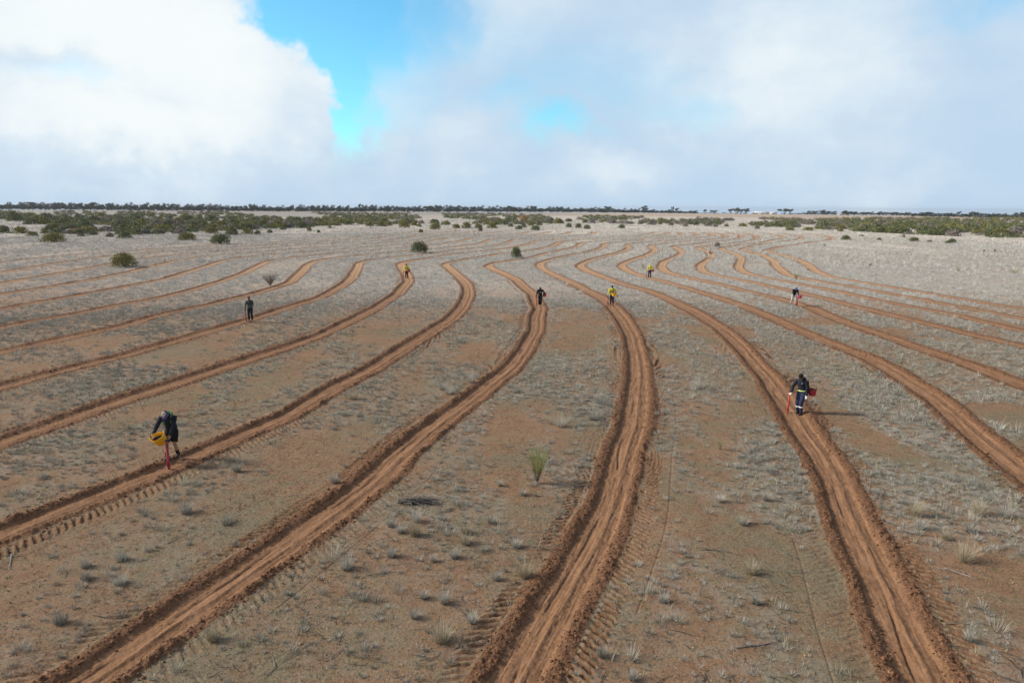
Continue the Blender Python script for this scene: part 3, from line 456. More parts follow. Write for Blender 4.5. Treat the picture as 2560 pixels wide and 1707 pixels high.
# ---- the countless rest: grey grass, one object
def tufts():
    parts=[]
    def zone(n,r0,r1,nb,w_,rad,hgt,az=41,gain=1.0,power=2.0,bend=True):
        x,y=scatter(n,r0,r1,-az,az,power); d=density(x,y)*gain; k=(rng.random(n)<d)&keep_off(x,y); x=x[k];y=y[k]
        if r0<40:
            dd=((x[:,None]-tus_px[:,0])**2+(y[:,None]-tus_px[:,1])**2).min(1); q=dd>.12; x=x[q];y=y[q]
        z=height(x,y); m_=len(x); sz=rng.lognormal(0,.38,m_)
        parts.append(grass(x,y,z,rad*sz,hgt*sz*rng.uniform(.7,1.3,m_),nb,rng,w_,bend=bend))
    zone(11000,9,30,64,.0055,.125,.125,gain=.9)
    zone(30000,9,36,22,.006,.07,.065,gain=.9)
    zone(36000,30,62,30,.010,.17,.16,gain=.9)
    zone(36000,56,112,22,.022,.27,.24,gain=.95,bend=False)
    zone(42000,108,210,12,.055,.42,.36,gain=.9,bend=False)
    zone(26000,200,460,6,.17,.7,.45,az=39,gain=.8,bend=False)
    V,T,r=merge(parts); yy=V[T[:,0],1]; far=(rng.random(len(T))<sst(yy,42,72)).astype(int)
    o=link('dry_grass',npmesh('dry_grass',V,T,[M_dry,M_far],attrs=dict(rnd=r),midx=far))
    tag(o,'low grey dry grass tufts covering the whole paddock between the furrows','grass',kind='stuff')
    # flat dead ground cover a few centimetres high
    x,y=scatter(110000,9,60,-41,41,1.5); p=sst(fbm(x*.55,y*.45,4,83),.40,.62); k=(rng.random(len(x))<p)&keep_off(x,y,.85); x=x[k];y=y[k]; z=height(x,y)
    V,T,r=grass(x,y,z,rng.uniform(.04,.13,len(x)),rng.uniform(.02,.055,len(x)),9,rng,.007)
    o=link('ground_cover',npmesh('ground_cover',V,T,[M_cover],attrs=dict(rnd=r))); tag(o,'flat dead herbs and grey green crust covering the soil between furrows','ground cover',kind='stuff')
    # straw blades standing among it
    parts.clear()
    x,y=scatter(9000,10,70,-41,41,1.6); k=(rng.random(9000)<density(x,y)*.8+.04)&keep_off(x,y); x=x[k];y=y[k]; z=height(x,y)
    V,T,r=grass(x,y,z,np.full(len(x),.13),rng.uniform(.12,.30,len(x)),9,rng,.008,upright=.5)
    o=link('straw_stalks',npmesh('straw_stalks',V,T,[M_straw],attrs=dict(rnd=r))); tag(o,'thin pale straw stalks scattered through the grey grass','straw',kind='stuff')
    # small green weeds in patches
    x,y=scatter(30000,9,75,-41,41,1.5); p=sst(fbm(x*.35,y*.22,3,81),.60,.72); k=(rng.random(len(x))<p*.8+.012)&keep_off(x,y,.9); x=x[k];y=y[k]; z=height(x,y)
    V,T,r=grass(x,y,z,rng.uniform(.03,.09,len(x)),rng.uniform(.02,.06,len(x)),9,rng,.014)
    o=link('green_weeds',npmesh('green_weeds',V,T,[M_green],attrs=dict(rnd=r))); tag(o,'tiny green weeds sprouting in patches on the red soil','weeds',kind='stuff')
tufts()
def litter():
    # short dead twigs lying about: thin three sided sticks
    n=24000; x,y=scatter(n,9,60,-41,41,1.3); k=keep_off(x,y,.7)&(rng.random(n)<.25+.75*sst(fbm(x*.5,y*.3,3,91),.42,.6)); x=x[k];y=y[k]; n=len(x); z=height(x,y)
    L=rng.lognormal(-2.0,.6,n); w_=.004+.02*L; a=rng.uniform(0,np.pi,n); u=np.stack([np.cos(a),np.sin(a),rng.normal(0,.12,n)],-1); v=np.stack([-np.sin(a),np.cos(a),np.zeros(n)],-1)
    C=np.stack([x,y,z+.012],-1); mid_=C+v*(rng.normal(0,.12,n)*L)[:,None]+np.array([0,0,.5])*(w_[:,None])
    A=C-u*(L/2)[:,None]; B=C+u*(L/2)[:,None]; ring=lambda p,s: [p+v*(w_*s)[:,None],p+np.array([0,0,1.])*(w_*s*1.2)[:,None],p-v*(w_*s)[:,None]]
    V=np.stack(ring(A,.5)+ring(mid_,.6)+ring(B,.2),1).reshape(-1,3); i=np.arange(n)[:,None]*9
    fs=[[0,1,4],[0,4,3],[1,2,5],[1,5,4],[3,4,7],[3,7,6],[4,5,8],[4,8,7]]
    T=np.concatenate([i+np.array([f]) for f in fs]); 
    o=link('twig_litter',npmesh('twig_litter',V,T,[M_twig],attrs=dict(rnd=np.repeat(rng.random(n)**2.2,9)))); tag(o,'fine dead twigs littering the red ground','twigs',kind='stuff')
    # clods on the berms and gravel on the open ground
    def stones(n,r0,r1,sel,s0,s1,name,lab,cat,mt,pw=1.3):
        x,y=scatter(n,r0,r1,-41,41,pw); k=sel(x,y); x=x[k];y=y[k]; n=len(x); z=height(x,y)
        s=rng.uniform(s0,s1,n)*rng.lognormal(0,.4,n); a=rng.uniform(0,6.28,n)
        b=np.array([[1,0,0],[0,1,0],[-1,0,0],[0,-1,0],[0,0,.8],[0,0,-.6]])
        V=b[None]*rng.uniform(.6,1.2,(n,6,1)); ca,sa=np.cos(a)[:,None],np.sin(a)[:,None]
        V=np.stack([V[...,0]*ca-V[...,1]*sa,V[...,0]*sa+V[...,1]*ca,V[...,2]],-1)*s[:,None,None]+np.stack([x,y,z+s*.15],-1)[:,None]
        i=np.arange(n)[:,None]*6; T=np.concatenate([i+np.array([f]) for f in [[0,1,4],[1,2,4],[2,3,4],[3,0,4],[1,0,5],[2,1,5],[3,2,5],[0,3,5]]])
        o=link(name,npmesh(name,V.reshape(-1,3),T,[mt],attrs=dict(rnd=np.repeat(rng.random(n),6)))); tag(o,lab,cat,kind='stuff')
    def onberm(x,y): d,_,_=lateral(x,y); a=np.abs(d); return np.abs(a-.62)<.22+.05*rng.normal(size=len(x))
    stones(150000,9,45,onberm,.010,.028,'earth_clods','crumbled brown earth clods along the furrow berms','earth clods',M_clod)
    stones(16000,9,28,lambda x,y: np.abs(lateral(x,y)[0])>.2,.006,.013,'gravel','small ironstone pebbles strewn over the red soil','gravel',M_stone)
M_clod=veg_mat('earth clod',(.085,.040,.022),(.27,.135,.07))
litter()
# ------------------------------------------------------------------ shrubs
LEAF={'o': ((0.125, 0.120, 0.036), (0.30, 0.285, 0.095)), 'g': ((0.092, 0.105, 0.048), (0.23, 0.25, 0.125)), 'd': ((0.075, 0.09, 0.038), (0.20, 0.22, 0.10)), 'p': ((0.138, 0.121, 0.109), (0.365, 0.317, 0.284)), 'y': ((0.287, 0.172, 0.069), (0.648, 0.432, 0.23))}
LM={k:veg_mat('shrub leaf '+k,*v) for k,v in LEAF.items()}; M_bark=mat('grey bark',(.16,.13,.11),.9,.3,12)
def bush_arrays(seed,n=900,leaf=.055,hz=.55,lobes=9):
    """dome of unit width standing on z=0, clumped, as small leaf faces"""
    g=np.random.default_rng(seed); 
    th=g.uniform(0,2*np.pi,lobes); rr=g.uniform(.05,.24,lobes); hh=g.uniform(.35,.55,lobes)*hz*(1-rr)
    C=np.stack([rr*np.cos(th)*1.1,rr*np.sin(th)*.9,hh],-1); C[0]=(0,0,.55*hz); S=g.uniform(.20,.27,lobes); S[0]=.38; C[0,2]=.30*hz
    pk=g.choice(lobes,n,p=S**2/np.sum(S**2)); d=g.normal(size=(n,3)); d/=np.linalg.norm(d,axis=1)[:,None]; d[:,2]=np.abs(d[:,2])*g.choice([1,1,1,-.6],n)
    rad=S[pk]*(.45+.58*g.random(n)**.5); P=C[pk]+d*rad[:,None]*np.array([1,1,.85]); P[:,2]=np.maximum(P[:,2],.02*g.random(n)+.015)
    # skirt reaching the ground
    m_=n//5; a=g.uniform(0,2*np.pi,m_); q=g.uniform(.25,.45,m_); P[:m_]=np.stack([q*np.cos(a),q*np.sin(a)*.9,g.uniform(.02,.20,m_)*hz*1.6],-1)
    nrm=d+g.normal(0,.7,(n,3)); nrm/=np.linalg.norm(nrm,axis=1)[:,None]; t1=np.cross(nrm,g.normal(size=(n,3))); t1/=np.linalg.norm(t1,axis=1)[:,None]; t2=np.cross(nrm,t1)
    s=leaf*g.uniform(.6,1.4,n)[:,None]
    V=np.stack([P-t1*s,P+t2*s*.5,P+t1*s,P-t2*s*.5],1).reshape(-1,3)
    T=np.concatenate([np.arange(n)[:,None]*4+np.array([[0,1,2]]),np.arange(n)[:,None]*4+np.array([[0,2,3]])])
    rnd=np.repeat(np.clip(g.random(lobes)[pk]*.45+g.random(n)*.55,0,1),4)
    return V,T,rnd
def tube(P,r,seg=5):
    P=[np.array(p,float) for p in P]; r=list(r) if np.ndim(r) else [r]*len(P); V=[];T=[]
    for i,p in enumerate(P):
        d=P[min(i+1,len(P)-1)]-P[max(i-1,0)]; d/=np.linalg.norm(d)+1e-9; u=np.cross(d,[.31,.2,.93]) ; u/=np.linalg.norm(u)+1e-9; v=np.cross(d,u)
        for k in range(seg): a=2*math.pi*k/seg; V.append(p+(u*math.cos(a)+v*math.sin(a))*r[i])
    for i in range(len(P)-1):
        for k in range(seg):
            a=i*seg+k;b=i*seg+(k+1)%seg;c=a+seg;d=b+seg; T+= [[a,b,d],[a,d,c]]
    n=len(V); V+= [P[0],P[-1]]
    for k in range(seg): T+= [[n,(k+1)%seg,k],[n+1,(len(P)-1)*seg+k,(len(P)-1)*seg+(k+1)%seg]]
    return np.array(V),np.array(T)
def tubes(lst,seg=5):
    Vs=[];Ts=[];o=0
    for P,r in lst: V,T=tube(P,r,seg); Vs.append(V);Ts.append(T+o);o+=len(V)
    return np.concatenate(Vs),np.concatenate(Ts)
def stems_arrays(seed,hz=.55,n=9):
    g=np.random.default_rng(seed); L=[]
    for i in range(n):
        a=2*math.pi*i/n+g.uniform(-.3,.3); q=g.uniform(.12,.34); h=hz*g.uniform(.45,.8)
        L.append(([(0.01*math.cos(a),.01*math.sin(a),-.02),(q*.45*math.cos(a),q*.45*math.sin(a),h*.45),(q*math.cos(a),q*math.sin(a),h)],[.018,.012,.005]))
    return tubes(L,4)
BV=[bush_arrays(100+i,2400,.024,.55,9+i) for i in range(5)]
BVs=[bush_arrays(200+i,420,.055,.42,7+i) for i in range(5)]
ST=[stems_arrays(300+i) for i in range(3)]
BM={}
def bmesh_for(v,k,small=False):
    key=(v,k,small)
    if key not in BM:
        V,T,r=(BVs if small else BV)[v]; BM[key]=npmesh('foliage',V,T,[LM[k]],attrs=dict(rnd=r))
    return BM[key]
SM=[npmesh('stem',V,T,[M_bark]) for V,T in ST]
P1=(0,480,3.675);P2=(640,480,3.675);P3=(1280,480,3.675);P4=(1920,480,3.675)
BIG=[ # crop, centre x, base y, width, height, type, label
(P1,1150,697,240,125,'o','olive round bush standing on a pale sandy patch in the left furrows, nearest big bush'),
(P1,490,465,225,85,'o','wide low olive bush with dark shadow, alone at far left above the furrows'),
(P1,1715,448,170,75,'o','olive bush left of the dark domed bush at the upper end of the left furrows'),
(P1,2025,482,200,95,'g','dark green domed bush at the upper end of the left furrows'),
(P2,1500,565,175,105,'d','dark green ball shaped bush above the yellow shirted planter, between fine furrow lines'),
(P3,40,610,112,98,'d','dark green cone shaped bush at the middle of the furrow field'),
(P4,715,442,90,42,'d','leftmost of the three dark bushes alone on the pale plain at right'),
(P4,1345,460,98,42,'d','middle one of the three dark bushes alone on the pale plain at right'),
(P4,1690,472,78,42,'d','rightmost of the three dark bushes alone on the pale plain at right'),
(P4,1022,443,45,22,'d','small flat bush between the left and middle dark bushes on the right plain'),
(P4,1480,463,55,22,'o','small flat olive bush between the middle and right dark bushes on the right plain'),
(P3,1885,508,55,42,'p','small dark brown bush alone beside the bends of the right hand furrows'),
(P3,1005,335,72,38,'g','lone round green bush on the pale ground right of a group of three'),
(P3,520,327,65,38,'g','left one of the three round green bushes in a row on pale ground'),
(P3,612,333,70,42,'d','middle one of the three round green bushes in a row on pale ground'),
(P3,690,342,75,38,'g','right one of the three round green bushes in a row on pale ground'),
(P3,110,265,95,48,'y','rusty orange brown bush standing out in the scrub at centre'),
(P1,690,372,95,34,'y','pinkish brown dead bush among green ones in the left scrub'),
(P1,1945,382,130,62,'o','bright olive rounded bush at the near edge of the left scrub'),
(P2,1365,330,110,58,'o','olive bush at the near edge of the scrub, left of centre, above thin furrow lines'),
(P2,1645,345,110,55,'o','olive bush at the near edge of the scrub, second from centre'),
(P2,420,335,140,62,'d','wide dark olive bush at the near edge of the scrub, quarter way from left'),
(P2,490,362,50,42,'o','small rusty green bush just below the wide dark olive bush'),
(P2,2062,362,45,35,'g','small round green bush standing just below the scrub edge near centre'),
(P2,1515,375,45,32,'g','small grey green bush alone below the scrub edge left of centre'),
(P3,215,352,95,42,'g','lowest round green bush of the cluster at centre'),
]
SCR='P1 190,385,160,65,o 300,408,120,45,o 45,380,110,70,g 410,383,85,50,o 460,355,100,48,d 575,360,70,42,g 830,375,180,60,o 850,398,120,45,g 750,410,75,30,g 1010,415,80,40,g 1150,430,150,70,g 1215,380,160,65,o 1340,368,100,40,g 1480,370,170,55,o 1650,390,130,55,p 2130,400,130,80,g 2275,392,140,60,o 130,270,160,95,g 280,300,140,60,g 415,300,140,75,o 270,225,150,40,o 420,250,150,60,g 600,295,130,55,d 750,250,130,50,d 870,270,130,50,d 800,325,140,55,g 930,225,110,38,o 1100,330,160,70,g 1220,320,120,45,d 1240,255,140,62,g 1390,230,110,38,o 1430,310,110,45,g 1550,325,130,60,d 1555,257,85,40,g 1680,260,80,55,o 1735,275,110,60,d 1760,322,100,50,d 1835,245,75,32,o 1940,275,130,60,g 1970,312,90,40,d 2150,310,160,55,g 2120,270,160,50,g 1485,235,45,30,o;P2 310,320,120,50,d 250,350,70,32,g 125,378,60,32,g 20,390,60,40,g 575,376,42,28,g 80,290,90,48,g 210,278,110,45,o 370,280,130,50,g 680,335,40,22,g 845,305,90,45,g 570,285,120,45,g 700,295,110,40,o 960,300,80,35,o 1045,315,90,38,o 1150,318,110,60,o 1225,312,60,40,o 1455,310,70,38,o 1520,292,70,32,p 1500,320,50,30,o 1640,295,110,45,g 1740,305,100,40,o 1840,335,90,42,o 1935,335,110,58,o 2040,335,90,42,o 2170,335,110,55,o 2340,320,60,35,g;P3 60,345,75,38,g 110,330,60,42,g 170,312,70,35,o 250,310,75,38,g 735,290,85,38,p 670,285,60,35,g 920,290,100,42,p 1180,298,60,42,p 1280,305,110,48,p 1360,298,55,35,o 1460,308,60,30,p 1595,318,60,38,p 1690,305,70,35,d 1800,315,90,38,p 1870,322,60,30,p 350,270,85,35,p 520,275,85,32,g 1970,320,50,30,o 2250,340,60,38,p 2340,325,50,35,g 2120,318,100,30,o;P4 1650,475,60,25,d 200,355,100,32,o 370,355,120,32,o 665,365,65,32,o 1245,420,40,30,p 855,408,50,15,g 1300,560,35,14,g 518,500,25,18,g 940,685,40,25,g 1985,550,25,20,g 2080,552,28,22,g'
def shrub(X,Y,wpx,hpx,k,lab,grp,big=False,vi=None):
    g=px2g(X,Y); s=pxscale(X,Y); W=wpx/s; Hh=hpx/s; v=rng.integers(5) if vi is None else vi
    g=g+g/np.linalg.norm(g)*W*.35    # the base that shows is the near rim of the crown
    rz=rng.uniform(0,6.28); zz=float(height(g[:1],g[1:2])[0])
    if big:
        e=empty('shrub',(g[0],g[1],zz),rz); f=link('foliage',bmesh_for(v,k),e); f.scale=(W*1.14,W*1.14,Hh/.43)
        st=link('stem',SM[v%3],e); st.scale=f.scale
    else:
        e=link('shrub',bmesh_for(v,k,True),loc=(g[0],g[1],zz)); e.rotation_euler=(0,0,rz); e.scale=(W*1.08,W*1.08,Hh/.40)
    if lab[0]=='@': e['_cls']=lab[1:]
    tag(e,lab,'shrub',grp); return e
TN={'o':'olive yellow','g':'grey green','d':'dark green','p':'greyish purple','y':'rusty brown'}
def place_words(X,Y):
    h='far left' if X<420 else 'left' if X<900 else 'centre left' if X<1280 else 'centre right' if X<1700 else 'right' if X<2150 else 'far right'
    return h
placed=[]
for c,x,y,wd,hg,k,lab in BIG:
    X=c[0]+x/c[2];Y=c[1]+y/c[2]; placed.append((X,Y,wd/c[2])); shrub(X,Y,wd/c[2],hg/c[2],k,lab,'shrubs of the paddock and scrub belt',True)
def scrub_label(X,Y,k,wpx):
    dep='near' if Y>567 else 'middle' if Y>552 else 'rear'
    sz='broad' if wpx>32 else 'middling' if wpx>20 else 'small'
    return '@%s %s shrubs, %s scrub, %s'%(sz,TN[k],dep,place_words(X,Y))
ns=0
for seg in SCR.split(';'):
    w_=seg.split(); c=dict(P1=P1,P2=P2,P3=P3,P4=P4)[w_[0]]
    for it in w_[1:]:
        a=it.split(','); x,y,wd,hg=map(float,a[:4]); X=c[0]+x/c[2];Y=c[1]+y/c[2]; placed.append((X,Y,wd/c[2])); ns+=1
        shrub(X,Y,wd/c[2],hg/c[2],a[4],scrub_label(X,Y,a[4],wd/c[2]),'shrubs of the paddock and scrub belt')
lo=lambda X: np.interp(X,[0,300,640,900,1280,1450,1900,2050,2200,2400,2560],[580,590,574,562,563,558,566,574,583,592,596])
hi=lambda X: np.interp(X,[0,640,1280,1700,2000,2300,2560],[529,531,536,545,549,546,541])
fill=[];tr_=0
while len(fill)<2200 and tr_<90000:
    tr_+=1; X=rng.uniform(-60,2620); t_=rng.random()**1.25; Y=hi(X)+(lo(X)-hi(X))*t_; sc=(Y-509-.0072*X)
    dn=(.60 if X>2150 else .35 if X>1900 else .15 if X>1350 else .35)*(1 if Y>540+.004*X else .55)
    if fbm(np.array([X*.012]),np.array([Y*.09]),2,95)[0]<.50-.28*dn: continue
    wd=np.clip(sc*.60,8,32)*rng.uniform(.6,1.35)
    ok=all(not(abs(X-q[0])<(wd+q[2])*.36 and abs(Y-q[1])<(3.2 if X<2150 else 2.2)) for q in placed+fill[-400:])
    if ok: fill.append((X,Y,wd))
fill.sort(key=lambda q:-q[2])
ni=300-len(BIG)-ns
kinds=lambda X: rng.choice(list('oogdgp') if X<1300 else list('oggppd') if X<2150 else list('ddggpo'))
for X,Y,wd in fill[:ni]:
    k=kinds(X); shrub(X,Y,wd,wd*.36*rng.uniform(.8,1.2),k,scrub_label(X,Y,k,wd),'shrubs of the paddock and scrub belt')
parts={k:[] for k in 'ogdp'}
for X,Y,wd in fill[ni:]:
    k=kinds(X); s=pxscale(X,Y); g=px2g(X,Y); V,T,r=BVs[rng.integers(5)]; V=V[:4*200]; T=T[(T<800).all(1)]; r=r[:800]
    W=wd/s; a=rng.uniform(0,6.28); ca,sa=math.cos(a),math.sin(a); hh=W*.42/.45
    V=np.stack([(V[:,0]*ca-V[:,1]*sa)*W*1.1+g[0],(V[:,0]*sa+V[:,1]*ca)*W*1.1+g[1],V[:,2]*hh],-1); parts[k].append((V,T,r))
Vs=[];Ts=[];Rs=[];Ms=[];o_=0
for q,k in enumerate('ogdp'):
    V,T,r=merge(parts[k]); Vs.append(V);Ts.append(T+o_);Rs.append(r);Ms.append(np.full(len(T),q));o_+=len(V)
o=link('scrub',npmesh('scrub',np.concatenate(Vs),np.concatenate(Ts),[LM[k] for k in 'ogdp'],attrs=dict(rnd=np.concatenate(Rs)),midx=np.concatenate(Ms)))
tag(o,'mass of small far shrubs filling the gaps of the scrub belt','scrub',kind='stuff')
# ---- broom bushes: upright green stems from one foot
def broom(X,Y,hpx,wpx,lab,n=150,mt=None,name='broom_shrub',cat='shrub'):
    g=px2g(X,Y); s=pxscale(X,Y); Hh=hpx/s*1.03; W=wpx/s; e=empty(name,(g[0],g[1],float(height(g[:1],g[1:2])[0])))
    L=[];Lf=[]
    for i in range(n):
        a=rng.uniform(0,6.28); q=W*.5*math.sqrt(rng.random()); h=Hh*rng.uniform(.72,1.08)*(1-.12*(q/(W*.5))**2)
        p1=np.array([q*.38*math.cos(a),q*.38*math.sin(a),h*.38]); p2=np.array([q*math.cos(a)+rng.normal(0,.02),q*math.sin(a)+rng.normal(0,.02),h])
        if i<n*.3: L.append(([(rng.normal(0,.008),rng.normal(0,.008),-.02),p1],[.009,.005]))
        Lf.append(([p1*.75,p1*.4+p2*.6,p2],[.0025,.0035,.0015]))
    V,T=tubes(L,4); link('stem',npmesh('stem',V,T,[M_bark]),e)
    V,T=tubes(Lf,3)
    nf_=int(n*7); bi=rng.integers(0,len(Lf),nf_); tt=rng.uniform(.15,1,nf_); P=np.array([np.array(Lf[b][0][0])*(1-t_)+np.array(Lf[b][0][2])*t_ for b,t_ in zip(bi,tt)])+rng.normal(0,.012,(nf_,3))
    d=rng.normal(0,.35,(nf_,3)); d[:,2]=1; d*=.04; w_=rng.normal(0,.0045,(nf_,3)); Vq=np.stack([P-w_,P+w_,P+d],1).reshape(-1,3); Tq=np.arange(nf_*3).reshape(-1,3)+len(V)
    V=np.concatenate([V,Vq]);T=np.concatenate([T,Tq])
    link('foliage',npmesh('foliage',V,T,[mt or M_broom],attrs=dict(rnd=rng.random(len(V)))),e); tag(e,lab,cat); return e
M_broom=veg_mat('broom green',(.16,.19,.055),(.36,.38,.15)); M_brown=veg_mat('bare branch',(.10,.075,.055),(.22,.18,.14))
broom(1343,1206,98,64,'green upright broom shrub on one thin stem left of the middle furrow',85)
broom(1800,1122,32,26,'sparse pale green broom between the middle and right hand furrows',16)
broom(1991,699,17,16,'small green broom tuft beside the upper right furrows, above the blue capped planter',60)
broom(2532,686,12,22,'low green bush near the right edge on the grey grass',60)
broom(2395,681,12,12,'small green bush left of the one near the right edge',50)
broom(1607,671,12,9,'little green shrub left above the planter in yellow vest and white cap',40)
broom(676,714,30,42,'bare grey brown twiggy bush on a pale patch beside the left furrow bend',210,M_brown,'dead_bush','bush')
# ---- the pile of dead branches
def branch_pile():
    g=px2g(1045,1258); s=pxscale(1045,1258); e=empty('dead_branch_pile',(g[0],g[1],float(height(g[:1],g[1:2])[0])))
    W=118/s; L=[]
    for i in range(85):
        x0=rng.uniform(-.48,.15)*W; ln=rng.uniform(.25,.6)*W; y0=rng.normal(0,.045); z0=abs(rng.normal(.03,.035)); yaw=rng.normal(0,.10)
        P=[];n=5
        for k in range(n): t=k/(n-1); P.append((x0+ln*t,y0+yaw*ln*t+.04*math.sin(3*t+i),z0+.07*math.sin(math.pi*t)*(1+.3*math.sin(i))-.03*t+.015))
        r0=rng.uniform(.004,.012); L.append((P,[r0*(1-.6*k/(n-1)) for k in range(n)]))
    V,T=tubes(L,5); link('branch',npmesh('branch',V,T,[M_pile],attrs=dict(rnd=rng.random(len(V))**1.5)),e)
    L=[]
    for P in [[(-.42,0,.02),(-.44,.05,.10),(-.40,.02,.0)],[(-.40,.02,.03),(-.42,.06,.16),(-.47,.10,.24)],[(-.30,-.02,.05),(-.12,-.05,.10),(.08,-.14,.04),(.14,-.22,.01)],[(-.3,-.04,.03),(-.14,-.10,.07),(-.10,-.2,.01)],[(.30,0,.09),(.40,-.02,.08),(.47,-.08,.0)],[(-.2,.03,.1),(.0,.04,.14),(.2,.02,.09)]]:
        L.append(([(a*W/1.0,b,c) for a,b,c in P],[.013,.012,.008,.005][:len(P)]))
    V,T=tubes(L,6); link('limb',npmesh('limb',V,T,[M_pale],attrs=dict(rnd=rng.random(len(V)))),e)
    tag(e,'heap of dead grey branches lying on the ground right of the left furrow','branch pile')
M_pile=veg_mat('weathered twigs',(.040,.036,.034),(.30,.28,.26)); M_pale=veg_mat('bleached wood',(.30,.27,.24),(.45,.41,.37))
branch_pile()
# long loose sticks on the ground
for (X,Y,ln,ang,cv,lab) in [(2400,1435,.55,-35,.25,'bent bleached stick lying by the largest pale tussock at right'),(1790,1378,.7,-8,.22,'dark curved stick on bare ground left of the right hand furrow'),(1900,1610,1.0,8,-.1,'long dark stick with green weeds around it near the bottom right'),(390,1318,.30,5,.02,'short thick dark stick between the two left furrows'),(1195,1585,.75,-60,.3,'thin crooked twig below the low greenish tussock at the bottom'),(1915,1310,.95,-4,.1,'dark twig bundle stem beside a grey tussock right of centre'),(1760,1705,.4,60,.1,'short twig at the bottom edge right of the middle furrow'),(25,1405,.6,-45,.08,'pale stick in the lower left corner beside the furrow')]:
    g=px2g(X,Y); a=R(ang); z=float(height(g[:1],g[1:2])[0]); P=[]
    for k in range(6): t=k/5-.5; P.append((ln*t*math.cos(a)-cv*ln*(.25-t*t)*math.sin(a),ln*t*math.sin(a)*1.6+cv*ln*(.25-t*t)*math.cos(a),.014+.01*math.sin(k*2)))
    LL=[(P,[.012,.012,.010,.009,.007,.004])]
    for k in (1,2,3,4): b=np.array(P[k]); LL.append(([b,b+np.array([rng.normal(0,.10),rng.normal(0,.10),.03]),b+np.array([rng.normal(0,.20),rng.normal(0,.20),.01])],[.006,.004,.002]))
    V,T=tubes(LL,5); o=link('dead_stick',npmesh('dead_stick',V,T,[M_pale if ('bleached' in lab or 'pale' in lab) else M_pile],attrs=dict(rnd=rng.random(len(V)))),loc=(g[0],g[1],z)); tag(o,lab,'stick')
# ------------------------------------------------------------------ trees of the skyline
M_tree=veg_mat('eucalypt leaf',(.055,.070,.050),(.14,.155,.11)); M_trunk=mat('eucalypt bark',(.20,.16,.14),.9,.3,4); M_wood=veg_mat('mallee leaf',(.030,.038,.026),(.095,.105,.065))  # eucalypt leaf tone lightened to carry distance haze
def crown_arrays(seed,n=520,lobes=6,flat=.7,leaf=.075):
    g=np.random.default_rng(seed); C=np.stack([g.uniform(-.36,.36,lobes),g.uniform(-.2,.2,lobes),g.uniform(.45,.86,lobes)],-1); S=g.uniform(.15,.24,lobes)
    pk=g.integers(0,lobes,n); d=g.normal(size=(n,3)); d/=np.linalg.norm(d,axis=1)[:,None]; P=C[pk]+d*(S[pk]*g.random(n)**.4)[:,None]*np.array([1,1,flat])
    t1=g.normal(size=(n,3)); t1/=np.linalg.norm(t1,axis=1)[:,None]; t2=np.cross(t1,g.normal(size=(n,3))); t2/=np.linalg.norm(t2,axis=1)[:,None]
    V=np.stack([P-t1*leaf,P+t2*leaf*.7,P+t1*leaf],1).reshape(-1,3); rnd=np.repeat(g.random(lobes)[pk]*.4+g.random(n)*.6,3)
    tr=[([(0,0,-.03),(C[k,0]*.35,C[k,1]*.35,.3),(C[k,0],C[k,1],C[k,2])],[.022,.014,.006]) for k in range(lobes)]
    return (V,np.arange(n*3).reshape(-1,3),rnd),tubes(tr,4)
CRW=[crown_arrays(500+i,520,5+i%3,.6+.1*(i%3)) for i in range(5)]
CMs=[npmesh('crown',c[0][0],c[0][1],[M_tree],attrs=dict(rnd=c[0][2])) for c in CRW]; TMs=[npmesh('trunk',c[1][0],c[1][1],[M_trunk]) for c in CRW]
def tree(X,Yb,hpx,wpx,lab,v=None):
    g=px2g(X,Yb); s=pxscale(X,Yb); v=rng.integers(5) if v is None else v
    e=empty('gum_tree',(g[0],g[1],float(base_h(g[:1],g[1:2],np.hypot(g[:1],g[1:2]))[0])),rng.uniform(-.4,.4))
    for nm,me in (('crown',CMs[v]),('trunk',TMs[v])): q=link(nm,me,e); q.scale=(wpx/s,wpx/s,hpx/s)
    tag(e,lab,'tree','gum trees along the skyline')
